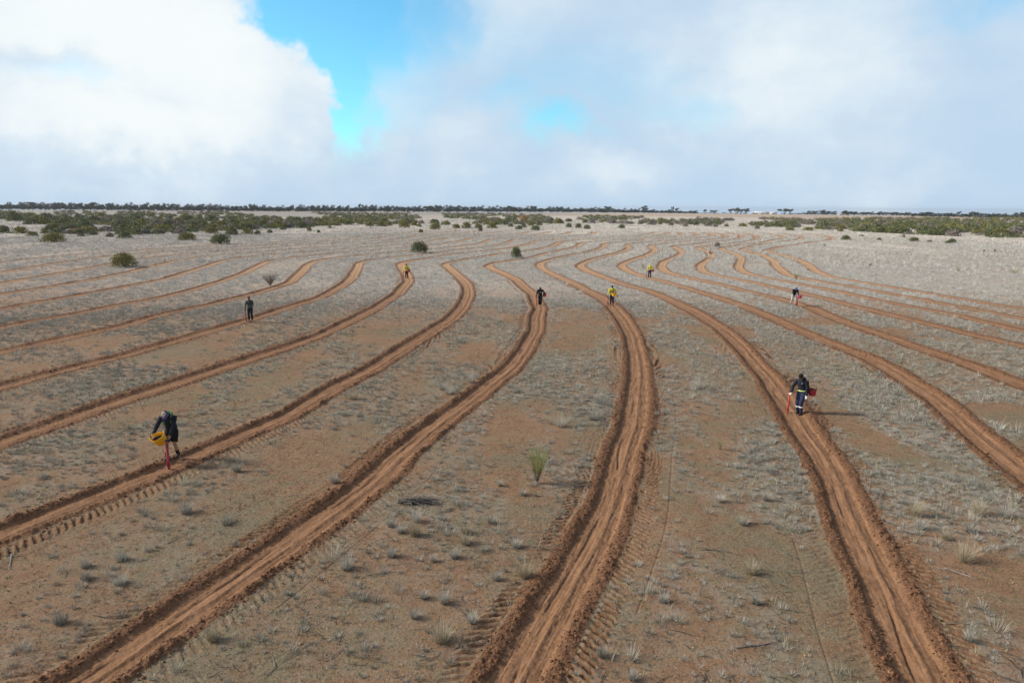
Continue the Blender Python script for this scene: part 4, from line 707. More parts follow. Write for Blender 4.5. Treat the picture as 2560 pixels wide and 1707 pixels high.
TREES=[ # px x, base, height, width, label
(1825,531,13,22,'dark bushy gum, left of the two tree pairs left of the white shed'),(1838,531,15,15,'taller dark gum touching the left tree pair by the white roof'),
(1853,532,12,20,'gum just right of the small white roof, left of the long shed'),(1866,533,13,17,'gum with a clear flat top nearest left of the long white shed'),
(1961,535,14,26,'large dark gum immediately right of the long white shed'),(1974,535,13,18,'second dark gum right of the long white shed, joined to the larger one'),
(2019,536,9,12,'small single gum right of the big dark one past the white shed'),(2038,537,9,18,'leftmost gum of the grey row right of the white shed'),(2055,537,11,20,'gum in the middle of the grey row right of the white shed'),(2067,537,9,18,'rightmost gum of the grey row right of the white shed'),
(2084,537,9,16,'round gum left of the pale shed roof at right'),(2107,538,11,17,'gum leaning over the pale shed roof at right'),(2120,539,10,22,'gum right of the pale shed roof at right'),(2135,539,9,22,'broad gum second to the right of the pale shed roof'),
(2165,539,8,24,'low wide gum in the right treeline'),(2197,540,11,14,'pointed gum rising over the right treeline'),(2230,540,9,26,'low spreading gum left of the white tank'),(2262,540,7,22,'low gum right of the white tank'),
(2315,541,10,34,'wide dome shaped gum in the right treeline past the tank'),(2370,542,9,20,'gum with open crown towards the right edge of the treeline'),(2395,542,13,14,'tall thin crowned gum near the right edge, left one'),(2425,543,13,18,'tall thin crowned gum near the right edge, middle one'),(2440,543,12,12,'tall thin crowned gum near the right edge, right one'),
(2490,544,9,24,'low gum close to the right edge of the view'),(2550,545,14,20,'gum cut by the right edge of the view'),
(898,528,18,10,'lone small topped gum sticking up above the woods left of centre'),(777,526,13,9,'slim gum just above the woods left of the lone one'),(1520,531,15,18,'tall gum above the woods right of centre'),(1610,531,17,20,'gum with broad crown above the woods near their right end'),(1681,533,17,6,'thin tall gum above the right end of the woods'),(1690,533,13,14,'gum with layered crown beside the thin tall one'),(1760,533,10,10,'isolated gum at the right tip of the woods'),(1785,534,8,20,'low gum after the right tip of the woods'),
(507,530,18,20,'tall round dark gum in the woods at the left quarter'),(150,526,19,22,'flat topped gum above the left woods, leftmost of three'),(197,526,18,24,'flat topped gum above the left woods, middle of three'),(226,526,19,26,'flat topped gum above the left woods, rightmost of three'),(82,525,18,30,'broad gum at the far left of the woods'),(385,529,17,24,'dome crowned gum in the woods left of the tall dark one'),(1070,531,16,24,'dark round gum in the woods left of the centre'),(1095,531,15,22,'flat gum beside the dark round one left of centre'),(1268,531,15,20,'broad gum in the woods at the centre'),(1335,531,15,16,'gum poking above the woods just right of centre')]
for i,(X,Y,h,wd,lab) in enumerate(TREES): tree(X,Y,h*1.10,wd*1.15,lab,i%5)
def woods():
    parts=[]
    bx=lambda X: np.interp(X,[-200,0,640,1280,1500,1800,2000,2700],[523,524.5,529.5,531,531.5,533.2,536.5,545])
    def clump(X,Yb,hpx,wpx):
        g=px2g(X,Yb); s=pxscale(X,Yb); i=rng.integers(5); V,T,r=CRW[i][0]; k=230; V=V[:k*3].copy(); T=T[:k]; r=r[:k*3]
        V[:,2]=(V[:,2]-.35)*1.55; V=V*np.array([wpx/s,wpx/s,hpx/s])*1.0; V[:,2]=np.maximum(V[:,2],0)
        z=float(base_h(g[:1],g[1:2],np.hypot(g[:1],g[1:2]))[0]); parts.append((V+np.array([g[0],g[1],z]),T,r))
    for X in np.arange(-160,1740,6.5):
        h=np.interp(X,[-160,300,640,1280,1500,1740],[16,16,14.5,13,12,6.5]); 
        clump(X+rng.normal(0,2),bx(X)-.2,h*.72*rng.uniform(.75,1.2),18); clump(X+rng.normal(0,2),bx(X)-1.3,h*rng.uniform(.7,1.3),20); 
    for X in np.arange(1990,2740,7): 
        h=np.interp(X,[1990,2150,2740],[5,9,9]); clump(X,bx(X)-.3,h*rng.uniform(.6,1.1),17)
    for X in np.arange(2280,2740,9): clump(X,bx(X)+1.4,5.5*rng.uniform(.6,1.1),22)
    for X in np.arange(1740,1990,11):
        if not 1870<X<1950: clump(X,bx(X)-.2,3.2*rng.uniform(.6,1.2),14)
    V,T,r=merge(parts); o=link('woodland',npmesh('woodland',V,T,[M_wood],attrs=dict(rnd=r))); tag(o,'dark low belt of mallee woodland along the horizon','woodland',kind='stuff')
woods()
# ------------------------------------------------------------------ people
def loft(P,RA,xdir=(1,0,0),seg=14,cap=True):
    """closed tapered body of elliptical rings; RA list of (rx,ry)"""
    P=[np.array(p,float) for p in P]; RA=[(r,r) if np.ndim(r)==0 else r for r in RA]
    if cap:
        a=(P[0]-P[1]); a/=np.linalg.norm(a)+1e-9; b=(P[-1]-P[-2]); b/=np.linalg.norm(b)+1e-9
        r0=min(RA[0]); r1=min(RA[-1]); f=lambda R_,k:(R_[0]*k,R_[1]*k)
        P=[P[0]+a*r0*.95,P[0]+a*r0*.6]+P+[P[-1]+b*r1*.6,P[-1]+b*r1*.95]; RA=[f(RA[0],.25),f(RA[0],.75)]+RA+[f(RA[-1],.75),f(RA[-1],.25)]
    V=[];T=[];n=len(P)
    for i,p in enumerate(P):
        d=P[min(i+1,n-1)]-P[max(i-1,0)]; d/=np.linalg.norm(d)+1e-9
        u=np.array(xdir,float); u=u-d*(u@d)
        if np.linalg.norm(u)<.1: u=np.array([0,1.,0])-d*d[1]
        u/=np.linalg.norm(u); v=np.cross(d,u)
        for k in range(seg): a=2*math.pi*k/seg; V.append(p+u*math.cos(a)*RA[i][0]+v*math.sin(a)*RA[i][1])
    for i in range(n-1):
        for k in range(seg): a=i*seg+k;b=i*seg+(k+1)%seg; T+=[[a,b,b+seg],[a,b+seg,a+seg]]
    V+=[P[0],P[-1]]
    for k in range(seg): T+=[[n*seg,(k+1)%seg,k],[n*seg+1,(n-1)*seg+k,(n-1)*seg+(k+1)%seg]]
    return np.array(V),np.array(T)
def ell(c,r,rot=None):
    bm=bmesh.new(); bmesh.ops.create_icosphere(bm,subdivisions=3,radius=1); V=np.array([v.co[:] for v in bm.verts]); T=np.array([[v.index for v in f.verts] for f in bm.faces]); bm.free()
    V=V*np.array(r); 
    if rot is not None: V=V@np.array(rot).T
    return V+np.array(c),T
def join(lst):
    Vs=[];Ts=[];o=0
    for V,T in lst: Vs.append(V);Ts.append(T+o);o+=len(V)
    return np.concatenate(Vs),np.concatenate(Ts)
def organic(name,lst,mt,parent,voxel=.009,smooth=3,fold=0.):
    V,T=join(lst); me=npmesh(name+'_raw',V,T,[mt]); tmp=bpy.data.objects.new('tmp',me); COL.objects.link(tmp)
    r=tmp.modifiers.new('r','REMESH'); r.mode='VOXEL'; r.voxel_size=voxel; r.use_smooth_shade=True
    s=tmp.modifiers.new('s','SMOOTH'); s.factor=.5; s.iterations=smooth
    dg=bpy.context.evaluated_depsgraph_get(); ev=tmp.evaluated_get(dg); m2=bpy.data.meshes.new_from_object(ev,depsgraph=dg); m2.name=name
    bpy.data.objects.remove(tmp); bpy.data.meshes.remove(me)
    if fold:
        n=len(m2.vertices); co=np.empty(n*3,np.float32); m2.vertices.foreach_get('co',co); co=co.reshape(-1,3); nr=np.empty(n*3,np.float32); m2.vertices.foreach_get('normal',nr); nr=nr.reshape(-1,3)
        f=fbm(co[:,0]*7+co[:,2]*16,co[:,1]*9-co[:,2]*11+co[:,0]*5,3,7)-.5; co+=nr*(f*fold)[:,None]; m2.vertices.foreach_set('co',co.ravel())
    m2.materials.clear(); m2.materials.append(mt); m2.update(); return link(name,m2,parent)
def rx(a): c,s=math.cos(a),math.sin(a); return np.array([[1,0,0],[0,c,-s],[0,s,c]])
def ik(a,b,l1,l2,hint):
    a=np.array(a,float);b=np.array(b,float); d=b-a; L=np.linalg.norm(d); L2=min(L,(l1+l2)*.995); d=d/L; b=a+d*L2
    x=(l1*l1-l2*l2+L2*L2)/(2*L2); h=math.sqrt(max(l1*l1-x*x,0)); hv=np.array(hint,float); hv=hv-d*(hv@d); hv/=np.linalg.norm(hv)+1e-9
    return a+d*x+hv*h,b
SK=mat('skin',(.38,.22,.15),.6,.08,9); SKD=mat('tanned skin',(.24,.13,.085),.6,.08,9)
def cloth(n,c,r=.9): return mat(n,c,r,.14,14,bump=.3,bscale=40)
C_black=cloth('black cloth',(.014,.014,.017)); C_navy=cloth('navy work trousers',(.030,.036,.085)); C_dnavy=cloth('dark navy jumper',(.018,.021,.036)); C_green=cloth('green cloth',(.05,.22,.09)); C_hi=cloth('hi vis yellow',(.74,.64,.05)); C_lime=cloth('lime band',(.62,.80,.30)); C_refl=mat('reflective band',(.82,.84,.86),.35)
C_grey=cloth('grey trousers',(.13,.13,.15)); C_light=cloth('pale trousers',(.50,.46,.42)); C_white=cloth('white glove',(.75,.74,.72)); C_pink=cloth('pale pink shirt',(.66,.47,.42)); C_tealg=cloth('grey green top',(.075,.10,.10)); C_dark=cloth('very dark blue trousers',(.012,.017,.028)); C_purple=cloth('purple cap',(.12,.08,.24)); C_capw=cloth('pale cap panel',(.52,.52,.44)); C_blue=cloth('blue cap',(.08,.16,.52)); C_boot=mat('boot leather',(.03,.026,.025),.6,.1,20); C_boottan=mat('tan boot',(.26,.14,.08),.7,.15,20); C_shoe=mat('cream shoe',(.50,.46,.38),.7); C_cream=cloth('cream cap',(.62,.58,.52)); C_hair=mat('dark hair',(.018,.013,.010),.7); C_eye=mat('eye',(.02,.015,.012),.3); C_strap=mat('black strap',(.012,.012,.012),.7)
def person(X,Y,label,lean=12,head=35,turn=0,handR=(-.30,-.22,.80),handL=(.32,-.08,.86),feet=((-.11,.02),(.11,.0)),scale=1.0,top=C_black,bottom=C_navy,boots=C_boot,skin=SK,cap=None,brim=False,short=False,sleeve=1.0,glove=(None,None),extra=(),bend=0.,hair=True,head_tilt=0.,drop=0.,hood=None):
    g=px2g(X,Y); e=empty('person',(g[0],g[1],float(height(g[:1],g[1:2])[0])),0,scale)
    yaw=R(turn)-math.atan2(g[0],g[1]); e.rotation_euler=(0,0,yaw)
    Rl=rx(R(lean)); hipz=.93-drop; Pv=np.array([0,.03+lean*.0035,hipz]); tp=lambda x,y,z: Pv+Rl@np.array([x,y,z])
    neck=tp(0,-.01,.52); Rh=rx(R(lean+head)); hc=neck+rx(R(lean+head*.4))@np.array([0,-.015,.09])+Rh@np.array([head_tilt*.03,-.01,.10])
    sh=[tp(-.185,0,.46),tp(.185,0,.46)]; hands=[np.array(handR,float),np.array(handL,float)]
    el=[];wr=[]
    for s in (0,1):
        a,b=ik(sh[s],hands[s],.29,.27,(-.85 if s==0 else .85,.30,-.45)); el.append(a); wr.append(b)
    hips=[Pv+np.array([-.09,0,-.04]),Pv+np.array([.09,0,-.04])]; kn=[];an=[]
    for s in (0,1):
        f=np.array([feet[s][0],feet[s][1]+.03,.085]); k,b=ik(hips[s],f,.43,.43,(0,-1,0)); kn.append(k); an.append(f)
    # body: one continuous surface
    B=[loft([Pv+np.array([0,0,-.06]),tp(0,0,.06),tp(0,0,.20),tp(0,-.005,.36),tp(0,0,.46),tp(0,0,.50)],[(.13,.10),(.145,.10),(.125,.09),(.16,.11),(.13,.09),(.07,.06)]),
       loft([tp(0,0,.46),neck,hc+Rh@np.array([0,.02,-.07])],[.058,.050,.048]), ell(hc,(.076,.095,.112),Rh), ell(hc+Rh@np.array([0,-.035,-.065]),(.052,.055,.05),Rh),
       loft([hc+Rh@np.array([0,-.085,.02]),hc+Rh@np.array([0,-.112,-.022])],[.010,.015],cap=True),
       ell(hc+Rh@np.array([-.078,.005,-.01]),(.012,.022,.033),Rh),ell(hc+Rh@np.array([.078,.005,-.01]),(.012,.022,.033),Rh),
       ell(hc+Rh@np.array([0,-.088,-.058]),(.024,.012,.008),Rh)]
    for s in (0,1):
        sg=-1 if s==0 else 1
        B.append(loft([sh[s],sh[s]*.5+el[s]*.5,el[s],el[s]*.45+wr[s]*.55,wr[s]],[.055,.048,.040,.038,.026]))
        hd=wr[s]-el[s]; hd/=np.linalg.norm(hd); side=np.cross(hd,[0,1.,0]); side/=np.linalg.norm(side)+1e-9; nrm=np.cross(side,hd)
        palm=wr[s]+hd*.085; B.append(loft([wr[s],wr[s]+hd*.04,palm],[(.028,.018),(.040,.017),(.042,.015)],xdir=side))
        for i_,(o_,l_) in enumerate(((-.031,.062),(-.011,.074),(.011,.070),(.030,.055))):
            k0=palm+side*o_; k1=k0+hd*l_*.45-nrm*.012*sg*0+np.array([0,-.010,0]); k2=k1+hd*l_*.28+np.array([0,-.020,.0]); k3=k2+hd*l_*.12+np.array([0,-.020,.004]); B.append(loft([k0,k1,k2,k3],[.0095,.009,.008,.007],seg=8))
        t0=wr[s]+hd*.03+side*(-.034*1); B.append(loft([t0,t0-side*.022+hd*.025+np.array([0,-.012,0]),t0-side*.026+hd*.055+np.array([0,-.022,0])],[.012,.011,.008],seg=8))
        B.append(loft([hips[s],hips[s]*.5+kn[s]*.5,kn[s],kn[s]*.65+an[s]*.35,an[s]],[.088,.075,.055,.056,.036]))
        B.append(loft([an[s]+np.array([0,.04,-.045]),an[s]+np.array([0,-.06,-.05]),an[s]+np.array([0,-.15,-.06])],[(.035,.035),(.04,.03),(.038,.02)]))
    organic('body',B,skin,e,.0075,1)
    # trousers or shorts
    Tt=[loft([Pv+np.array([0,0,-.09]),Pv+np.array([0,0,.0]),tp(0,0,.10)],[(.155,.125),(.168,.125),(.155,.112)])]
    for s in (0,1):
        if short: Tt.append(loft([hips[s],hips[s]*.5+kn[s]*.5,kn[s]+np.array([0,0,.04])],[.105,.105,.098],cap=False))
        else: Tt.append(loft([hips[s],hips[s]*.5+kn[s]*.5,kn[s],kn[s]*.5+an[s]*.5,an[s]+np.array([0,0,.03])],[.108,.096,.078,.076,.070],cap=False))
    organic('shorts' if short else 'trousers',Tt,bottom,e,.012,2,.022)
    Jk=[loft([tp(0,0,-.02),tp(0,0,.10),tp(0,0,.24),tp(0,-.01,.38),tp(0,0,.47),tp(0,0,.515)],[(.178,.135),(.172,.130),(.168,.128),(.205,.145),(.190,.125),(.100,.090)])]
    for s in (0,1):
        w_=el[s]+(wr[s]-el[s])*min(sleeve,1)*.97 if sleeve>0 else sh[s]+(el[s]-sh[s])*.75
        Jk.append(loft([tp(-.10 if s==0 else .10,0,.45),sh[s]*.995,sh[s]*.5+el[s]*.5,el[s],w_],[.095,.094,.074,.062,.050]) if sleeve>0 else loft([tp(-.10 if s==0 else .10,0,.45),sh[s],w_],[.085,.078,.068]))
    organic('jacket',Jk,top,e,.012,2,.028)
    for s in (0,1):
        a=an[s]; bo=[loft([a+np.array([0,.035,-.045]),a+np.array([0,-.06,-.045]),a+np.array([0,-.165,-.055])],[(.050,.042),(.050,.040),(.046,.028)]),loft([a+np.array([0,.012,-.03]),a+np.array([0,.005,.07])],[.055,.056],cap=False)]
        organic('boot',bo,boots,e,.010,1)
    if hair: organic('hair',[ell(hc+Rh@np.array([0,.018,.018]),(.086,.096,.112),Rh),ell(hc+Rh@np.array([0,.05,-.02]),(.075,.06,.09),Rh)],C_hair,e,.010,1)
    for s in (-1,1): V,T=ell(hc+Rh@np.array([s*.028,-.082,.008]),(.011,.008,.007),Rh); link('eye',npmesh('eye',V,T,[C_eye],True),e)
    if cap:
        cp=link('cap',npmesh('cap',*clipcap(hc,Rh),[cap],True),e)
        if brim: V,T=loft([hc+Rh@np.array([0,-.075,.055]),hc+Rh@np.array([0,-.125,.048]),hc+Rh@np.array([0,-.165,.036])],[(.072,.007),(.066,.007),(.040,.006)],xdir=(1,0,0)); link('brim',npmesh('brim',V,T,[brim if brim is not True else cap],True),cp)
    for s in (0,1):
        if glove[s]:
            hd=wr[s]-el[s]; hd/=np.linalg.norm(hd); side=np.cross(hd,[0,1.,0]); side/=np.linalg.norm(side); G=[loft([wr[s]-hd*.03,wr[s]+hd*.04,wr[s]+hd*.09],[(.036,.028),(.046,.026),(.048,.022)],xdir=side)]
            for o_,l_ in ((-.032,.062),(-.011,.074),(.011,.070),(.031,.055)): p=wr[s]+hd*.088+side*o_; G.append(loft([p,p+hd*l_*.5+np.array([0,-.012,0]),p+hd*l_*.85+np.array([0,-.038,0])],[.0135,.013,.011],seg=8))
            p=wr[s]+hd*.03-side*.036; G.append(loft([p,p-side*.024+hd*.03+np.array([0,-.014,0]),p-side*.026+hd*.06+np.array([0,-.024,0])],[.016,.015,.012],seg=8))
            organic('glove',G,glove[s],e,.0075,1)
    J=dict(e=e,tp=tp,hc=hc,Rh=Rh,sh=sh,el=el,wr=wr,kn=kn,an=an,hips=hips,neck=neck,Pv=Pv,Rl=Rl)
    for f in extra: f(J)
    tag(e,label,'person'); J['yaw']=yaw; J['scale']=scale; J['g']=g; return J
def clipcap(hc,Rh):
    V,T=ell((0,0,0),(.092,.108,.118)); V[:,2]=np.maximum(V[:,2],.022); V[:,1]+=.008; V=V@Rh.T+hc+Rh@np.array([0,0,.012]); return V,T
def band(z0,z1,mt,pad=.010,name='reflective_band'):
    def f(J):
        tp=J['tp']; rr=lambda z: (np.interp(z,[0,.10,.24,.38,.47],[.178,.172,.168,.195,.165])+pad,np.interp(z,[0,.10,.24,.38,.47],[.135,.130,.128,.140,.115])+pad)
        V,T=loft([tp(0,0,z0),tp(0,0,z1)],[rr(z0),rr(z1)],seg=24,cap=False); link(name,npmesh(name,V,T,[mt],True),J['e'])
    return f
def legband(t=.45,mt=C_refl,w_=.05,rad=.088):
    def f(J):
        for s in (0,1):
            a=J['kn'][s]+(J['an'][s]-J['kn'][s])*t; d=J['an'][s]-J['kn'][s]; d/=np.linalg.norm(d); V,T=loft([a-d*w_/2,a+d*w_/2],[rad,rad],seg=18,cap=False); link('reflective_band',npmesh('reflective_band',V,T,[mt],True),J['e'])
    return f
def straps(mt=C_strap):
    def f(J):
        tp=J['tp']; L=[]
        for s in (-1,1): L.append(([tp(s*.11,-.135,.10),tp(s*.10,-.155,.28),tp(s*.10,-.135,.42),tp(s*.105,-.04,.535),tp(s*.10,.08,.50),tp(s*.10,.13,.35)],.016))
        V,T=tubes(L,6); link('harness',npmesh('harness',V,T,[mt],True),J['e'])
    return f
def patch(x,z,r,mt,name='chest_badge',y=-.15):
    def f(J): V,T=ell(J['tp'](x,y,z),(r[0],.010,r[1]),J['Rl']); link(name,npmesh(name,V,T,[mt],True),J['e'])
    return f
def hood(mt,inner=None):
    def f(J):
        tp=J['tp']; organic('hood',[loft([tp(-.10,-.05,.50),tp(-.12,.05,.53),tp(0,.12,.54),tp(.12,.05,.53),tp(.10,-.05,.50)],[.035,.045,.055,.045,.035]),loft([tp(0,.13,.50),tp(0,.16,.38)],[(.10,.04),(.05,.03)])],mt,J['e'],.012,2,.02)
    return f
def pack(mt=C_black):
    def f(J): tp=J['tp']; organic('backpack',[loft([tp(.04,.20,.05),tp(.05,.24,.22),tp(.05,.22,.42)],[(.15,.10),(.17,.12),(.13,.09)])],mt,J['e'],.014,2,.02)
    return f
def socks(J):
    for s in (0,1):
        a=J['an'][s]; k=J['kn'][s]; V,T=loft([a+(k-a)*.10,a+(k-a)*.38],[.048,.060],seg=14,cap=False); link('sock',npmesh('sock',V,T,[C_black],True),J['e'])
# ---- planting tubes and seedling buckets are things of their own
M_red=mat('red painted steel',(.52,.045,.035),.45,.15,8); M_dred=mat('dull red steel',(.36,.05,.06),.5,.2,8); M_bred=mat('red plastic',(.42,.03,.055),.45,.1,6); M_byel=mat('yellow orange plastic',(.85,.43,.012),.45,.08,6); M_soilm=mat('dark potting mix',(.018,.013,.011),.95); M_steel=mat('dark steel',(.05,.04,.04),.5); M_seed=veg_mat('seedling leaf',(.07,.11,.03),(.15,.20,.06))
def w2(J,p):   # local of the person -> world
    c,s=math.cos(J['yaw']),math.sin(J['yaw']); p=np.array(p,float)*J['scale']; e=J['e'].location
    return np.array([e[0]+p[0]*c-p[1]*s,e[1]+p[0]*s+p[1]*c,e[2]+p[2]])
def planting_tube(J,top,bot,label,mt=M_red,r=.035,world_=False):
    a,b=(np.array(top,float),np.array(bot,float)) if world_ else (w2(J,top),w2(J,bot)); b[2]=float(height(b[:1],b[1:2])[0])-.03
    e=empty('planting_tube',tuple(b)); d=a-b; L=np.linalg.norm(d); e.rotation_euler=Vector(d).to_track_quat('Z','Y').to_euler()
    V,T=loft([(0,0,.14),(0,0,.30),(0,0,L)],[r*1.25,r,r*1.05],seg=18,cap=False); link('barrel',npmesh('barrel',V,T,[mt],True),e)
    V,T=loft([(0,0,-.02),(0,0,.06),(0,0,.15)],[(r*.35,r*.25),(r*.9,r*.8),(r*1.2,r*1.2)],seg=14,cap=False); link('jaw',npmesh('jaw',V,T,[mt],True),e)
    V,T=loft([(0,0,L-.015),(0,0,L+.02)],[r*1.35,r*1.55],seg=18,cap=False); link('funnel_rim',npmesh('funnel_rim',V,T,[M_steel],True),e)
    V,T=tubes([([(0,r,.14),(0,r+.07,.15),(0,r+.12,.15)],.009)],6); link('pedal',npmesh('pedal',V,T,[M_steel],True),e)
    V,T=tubes([([(0,r,L-.06),(0,r+.035,L-.05),(0,r+.045,L-.16),(0,r,L-.18)],.010)],6); link('handle',npmesh('handle',V,T,[M_steel],True),e)
    tag(e,label,'planting tube','planting tubes carried by the planters'); return e
def bucket(J,c,label,mt=M_bred,rx_=.17,ry_=.125,hh=.26,tilt=(0,0),plants=True):
    p=w2(J,c); e=empty('seedling_bucket',tuple(p),J['yaw']); e.rotation_euler=(R(tilt[0]),R(tilt[1]),J['yaw'])
    seg=28; V=[];T=[]; prof=[(.0,.70,0),(.74,.74,0),(.80,.80,hh*.1),(.90,.90,hh*.5),(1,1,hh),(.95,.95,hh),(.86,.86,hh*.5),(.74,.74,hh*.12),(.0,.7,hh*.12)]
    for k,(a,_,z) in enumerate(prof):
        for j in range(seg): th=2*math.pi*j/seg; V.append((rx_*a*math.cos(th),ry_*a*math.sin(th)+ (.03*math.cos(th)**2 if a>0 else 0),z+(.025*math.cos(th)**2 if k in(4,5) else 0)))
    for i in range(len(prof)-1):
        for j in range(seg): a=i*seg+j;b=i*seg+(j+1)%seg; T+=[[a,b,b+seg],[a,b+seg,a+seg]]
    link('tub',npmesh('tub',V,T,[mt],True),e)
    pts=[(rx_*1.03*math.cos(t),ry_*1.03*math.sin(t)+.03*math.cos(t)**2,hh+.025*math.cos(t)**2) for t in np.linspace(0,2*math.pi,25)]; V,T=tubes([(pts,.009)],6); link('rim',npmesh('rim',V,T,[mt],True),e)
    V,T=ell((0,.01,hh*.62),(rx_*.80,ry_*.80,.035)); link('potting_mix',npmesh('potting_mix',V,T,[M_soilm],True),e)
    V,T=tubes([([(-rx_,.03,hh),(-rx_*.7,.10,hh+.10),(0,.13,hh+.16),(rx_*.7,.10,hh+.10),(rx_,.03,hh)],.008)],6); link('strap',npmesh('strap',V,T,[C_strap],True),e)
    if plants:
        n=14; V,T,r=grass(rng.uniform(-rx_*.6,rx_*.6,n),rng.uniform(-ry_*.5,ry_*.5,n),np.full(n,hh*.65),np.full(n,.05),np.full(n,.19),16,rng,.012); link('seedlings',npmesh('seedlings',V,T,[M_seed],attrs=dict(rnd=r)),e)
    tag(e,label,'bucket','seedling buckets carried by the planters'); return e
# ---- the nine planters
J=person(432,1146,'bent person in dark jacket, green hood, shorts and purple cap, holding a yellow bucket',lean=26,head=38,turn=-20,handR=(-.34,-.42,.90),handL=(.12,-.38,.84),feet=((-.12,-.16),(.12,.10)),scale=1.06,top=C_dnavy,bottom=C_black,short=True,cap=C_purple,brim=C_purple,glove=(C_white,None),skin=SK,extra=(hood(C_green),socks,patch(-.10,.36,(.035,.09),C_green,'green_panel'),patch(.12,.36,(.035,.09),C_green,'green_panel')))
V,T=ell(J['hc']+J['Rh']@np.array([0,-.085,.085]),(.035,.012,.028),J['Rh']); link('cap_badge',npmesh('cap_badge',V,T,[C_capw],True),J['e'])
V,T=ell(J['hc']+J['Rh']@np.array([0,.0,.118]),(.06,.075,.02),J['Rh']); link('cap_top',npmesh('cap_top',V,T,[C_capw],True),J['e'])
bucket(J,(-.11,-.42,.64),'yellow orange bucket of dark potting mix held open by the bent planter with purple cap',M_byel,.23,.17,.32,(30,-16),False)
g=px2g(422,1169); planting_tube(J,(g[0]-.05,g[1]+.10,.88),(g[0],g[1],0),'dull red planting tube standing before the planter with the yellow bucket in the left foreground',M_dred,.045,True)
J=person(1999,1030,'person looking down in dark jumper and navy trousers with white knee bands',lean=10,head=38,turn=-24,handR=(-.29,-.27,.92),handL=(.23,-.02,.70),feet=((-.08,.0),(.08,-.08)),scale=1.02,top=C_dnavy,bottom=C_navy,skin=SKD,glove=(C_white,C_white),extra=(band(.03,.085,C_lime,name='lime_waist_band'),legband(.40),patch(.06,.40,(.016,.016),C_white),hood(C_dnavy)),cap=C_black)
planting_tube(J,(-.32,-.31,.92),(-.38,-.25,0),'bright red planting tube held upright by the planter with white knee bands',M_red,.033)
bucket(J,(.33,.20,.80),'crimson bucket with green seedlings hanging behind the planter with white knee bands',M_bred,.17,.13,.26,(0,0),True)
J=person(627,805,'person in grey green top and dark trousers with black pack, at left',lean=8,head=30,turn=-8,handR=(-.30,-.18,.80),handL=(.02,-.27,1.05),scale=1.0,top=C_tealg,bottom=C_dark,glove=(None,None),boots=C_boot,skin=SKD,extra=(pack(),straps()),sleeve=.9)
planting_tube(J,(-.33,-.20,.82),(-.26,-.16,0),'red planting tube of the planter with the black pack at left',M_dred,.033)
J=person(1017,695,'person in yellow shirt and black trousers at the top of a left furrow bend',lean=8,head=30,turn=0,handR=(-.36,-.14,.84),handL=(.42,-.16,.88),top=C_hi,bottom=C_black,skin=SK,cap=C_black,extra=(band(.16,.21,C_refl),straps()))
planting_tube(J,(-.38,-.16,.84),(-.36,-.14,0),'red planting tube of the yellow shirted planter at the left furrow bend',M_red,.035)
bucket(J,(.22,-.26,.78),'dark red bucket at the hip of the yellow shirted planter at the left furrow bend',M_bred,.17,.12,.24)
J=person(1350,763,'person all in black with head bowed and pale shoes, on the furrow just above centre',lean=18,head=50,turn=0,handR=(-.30,-.20,.78),handL=(.27,-.16,.92),feet=((-.07,0),(.07,-.05)),top=C_black,bottom=C_black,boots=C_shoe,skin=SKD,cap=C_black,extra=(patch(0,.30,(.11,.015),C_refl,'chest_stripe'),patch(-.10,.06,(.04,.03),C_cream,'shirt_hem')))
planting_tube(J,(-.32,-.22,.80),(-.28,-.20,0),'red planting tube of the black clothed planter with pale shoes',M_red,.035)
bucket(J,(.38,-.02,.80),'crimson bucket beside the black clothed planter with pale shoes',M_bred,.16,.12,.26)
J=person(1529,762,'person in yellow shirt and dark trousers with a yellow bucket, right of the centre',lean=8,head=28,turn=0,handR=(-.36,-.16,.76),handL=(.48,-.12,.84),feet=((-.08,.0),(.12,-.04)),top=C_hi,bottom=C_navy,boots=C_boottan,skin=SKD,cap=C_black,glove=(None,C_black),extra=(band(.10,.15,C_refl),straps()))
planting_tube(J,(-.36,-.18,.78),(-.30,-.16,0),'red planting tube of the planter in yellow shirt with the yellow bucket',M_dred,.04)
bucket(J,(.16,-.30,.80),'yellow bucket with seedlings at the waist of the planter in yellow shirt',M_byel,.18,.13,.26)
J=person(1624,693,'person in yellow vest, white cap and dark trousers, small, beside the upper right furrow',lean=8,head=25,turn=-6,handR=(-.28,-.14,.84),handL=(.28,-.14,.95),feet=((-.14,.0),(.10,0)),top=C_hi,bottom=C_navy,boots=C_boottan,skin=SK,cap=C_cream,brim=True,glove=(None,C_black),extra=(band(.10,.15,C_refl),))
planting_tube(J,(-.30,-.16,.84),(-.36,-.14,0),'thin pale red planting tube of the planter in yellow vest and white cap',M_dred,.03)
bucket(J,(.34,-.10,.74),'red bucket at the side of the planter in yellow vest and white cap',M_bred,.16,.12,.26)
J=person(1984,764,'person bending over in black jacket, pale trousers and blue cap at right',lean=36,head=25,turn=18,handR=(-.10,-.44,.66),handL=(.18,-.46,.72),feet=((-.22,.16),(.14,-.06)),scale=1.02,top=C_black,bottom=C_light,boots=C_boot,skin=SK,cap=C_blue,brim=True)
planting_tube(J,(.14,-.50,.72),(.12,-.42,0),'pinkish red planting tube of the bending planter with blue cap',M_dred,.045)
bucket(J,(.30,-.50,.66),'pinkish red bucket of the bending planter with blue cap',mat('pink red plastic',(.60,.07,.12),.45),.17,.13,.24,(20,0),False)
J=person(1773,645,'tiny far person in pale pink shirt and cream trousers on a furrow bend at right',lean=14,head=25,turn=0,handR=(-.25,-.20,.84),handL=(.27,-.18,.86),feet=((-.17,.06),(.14,-.04)),top=C_pink,bottom=cloth('cream trousers',(.62,.60,.50)),skin=SK,cap=C_cream,brim=C_black,extra=(patch(0,.05,(.15,.07),C_black,'apron'),))
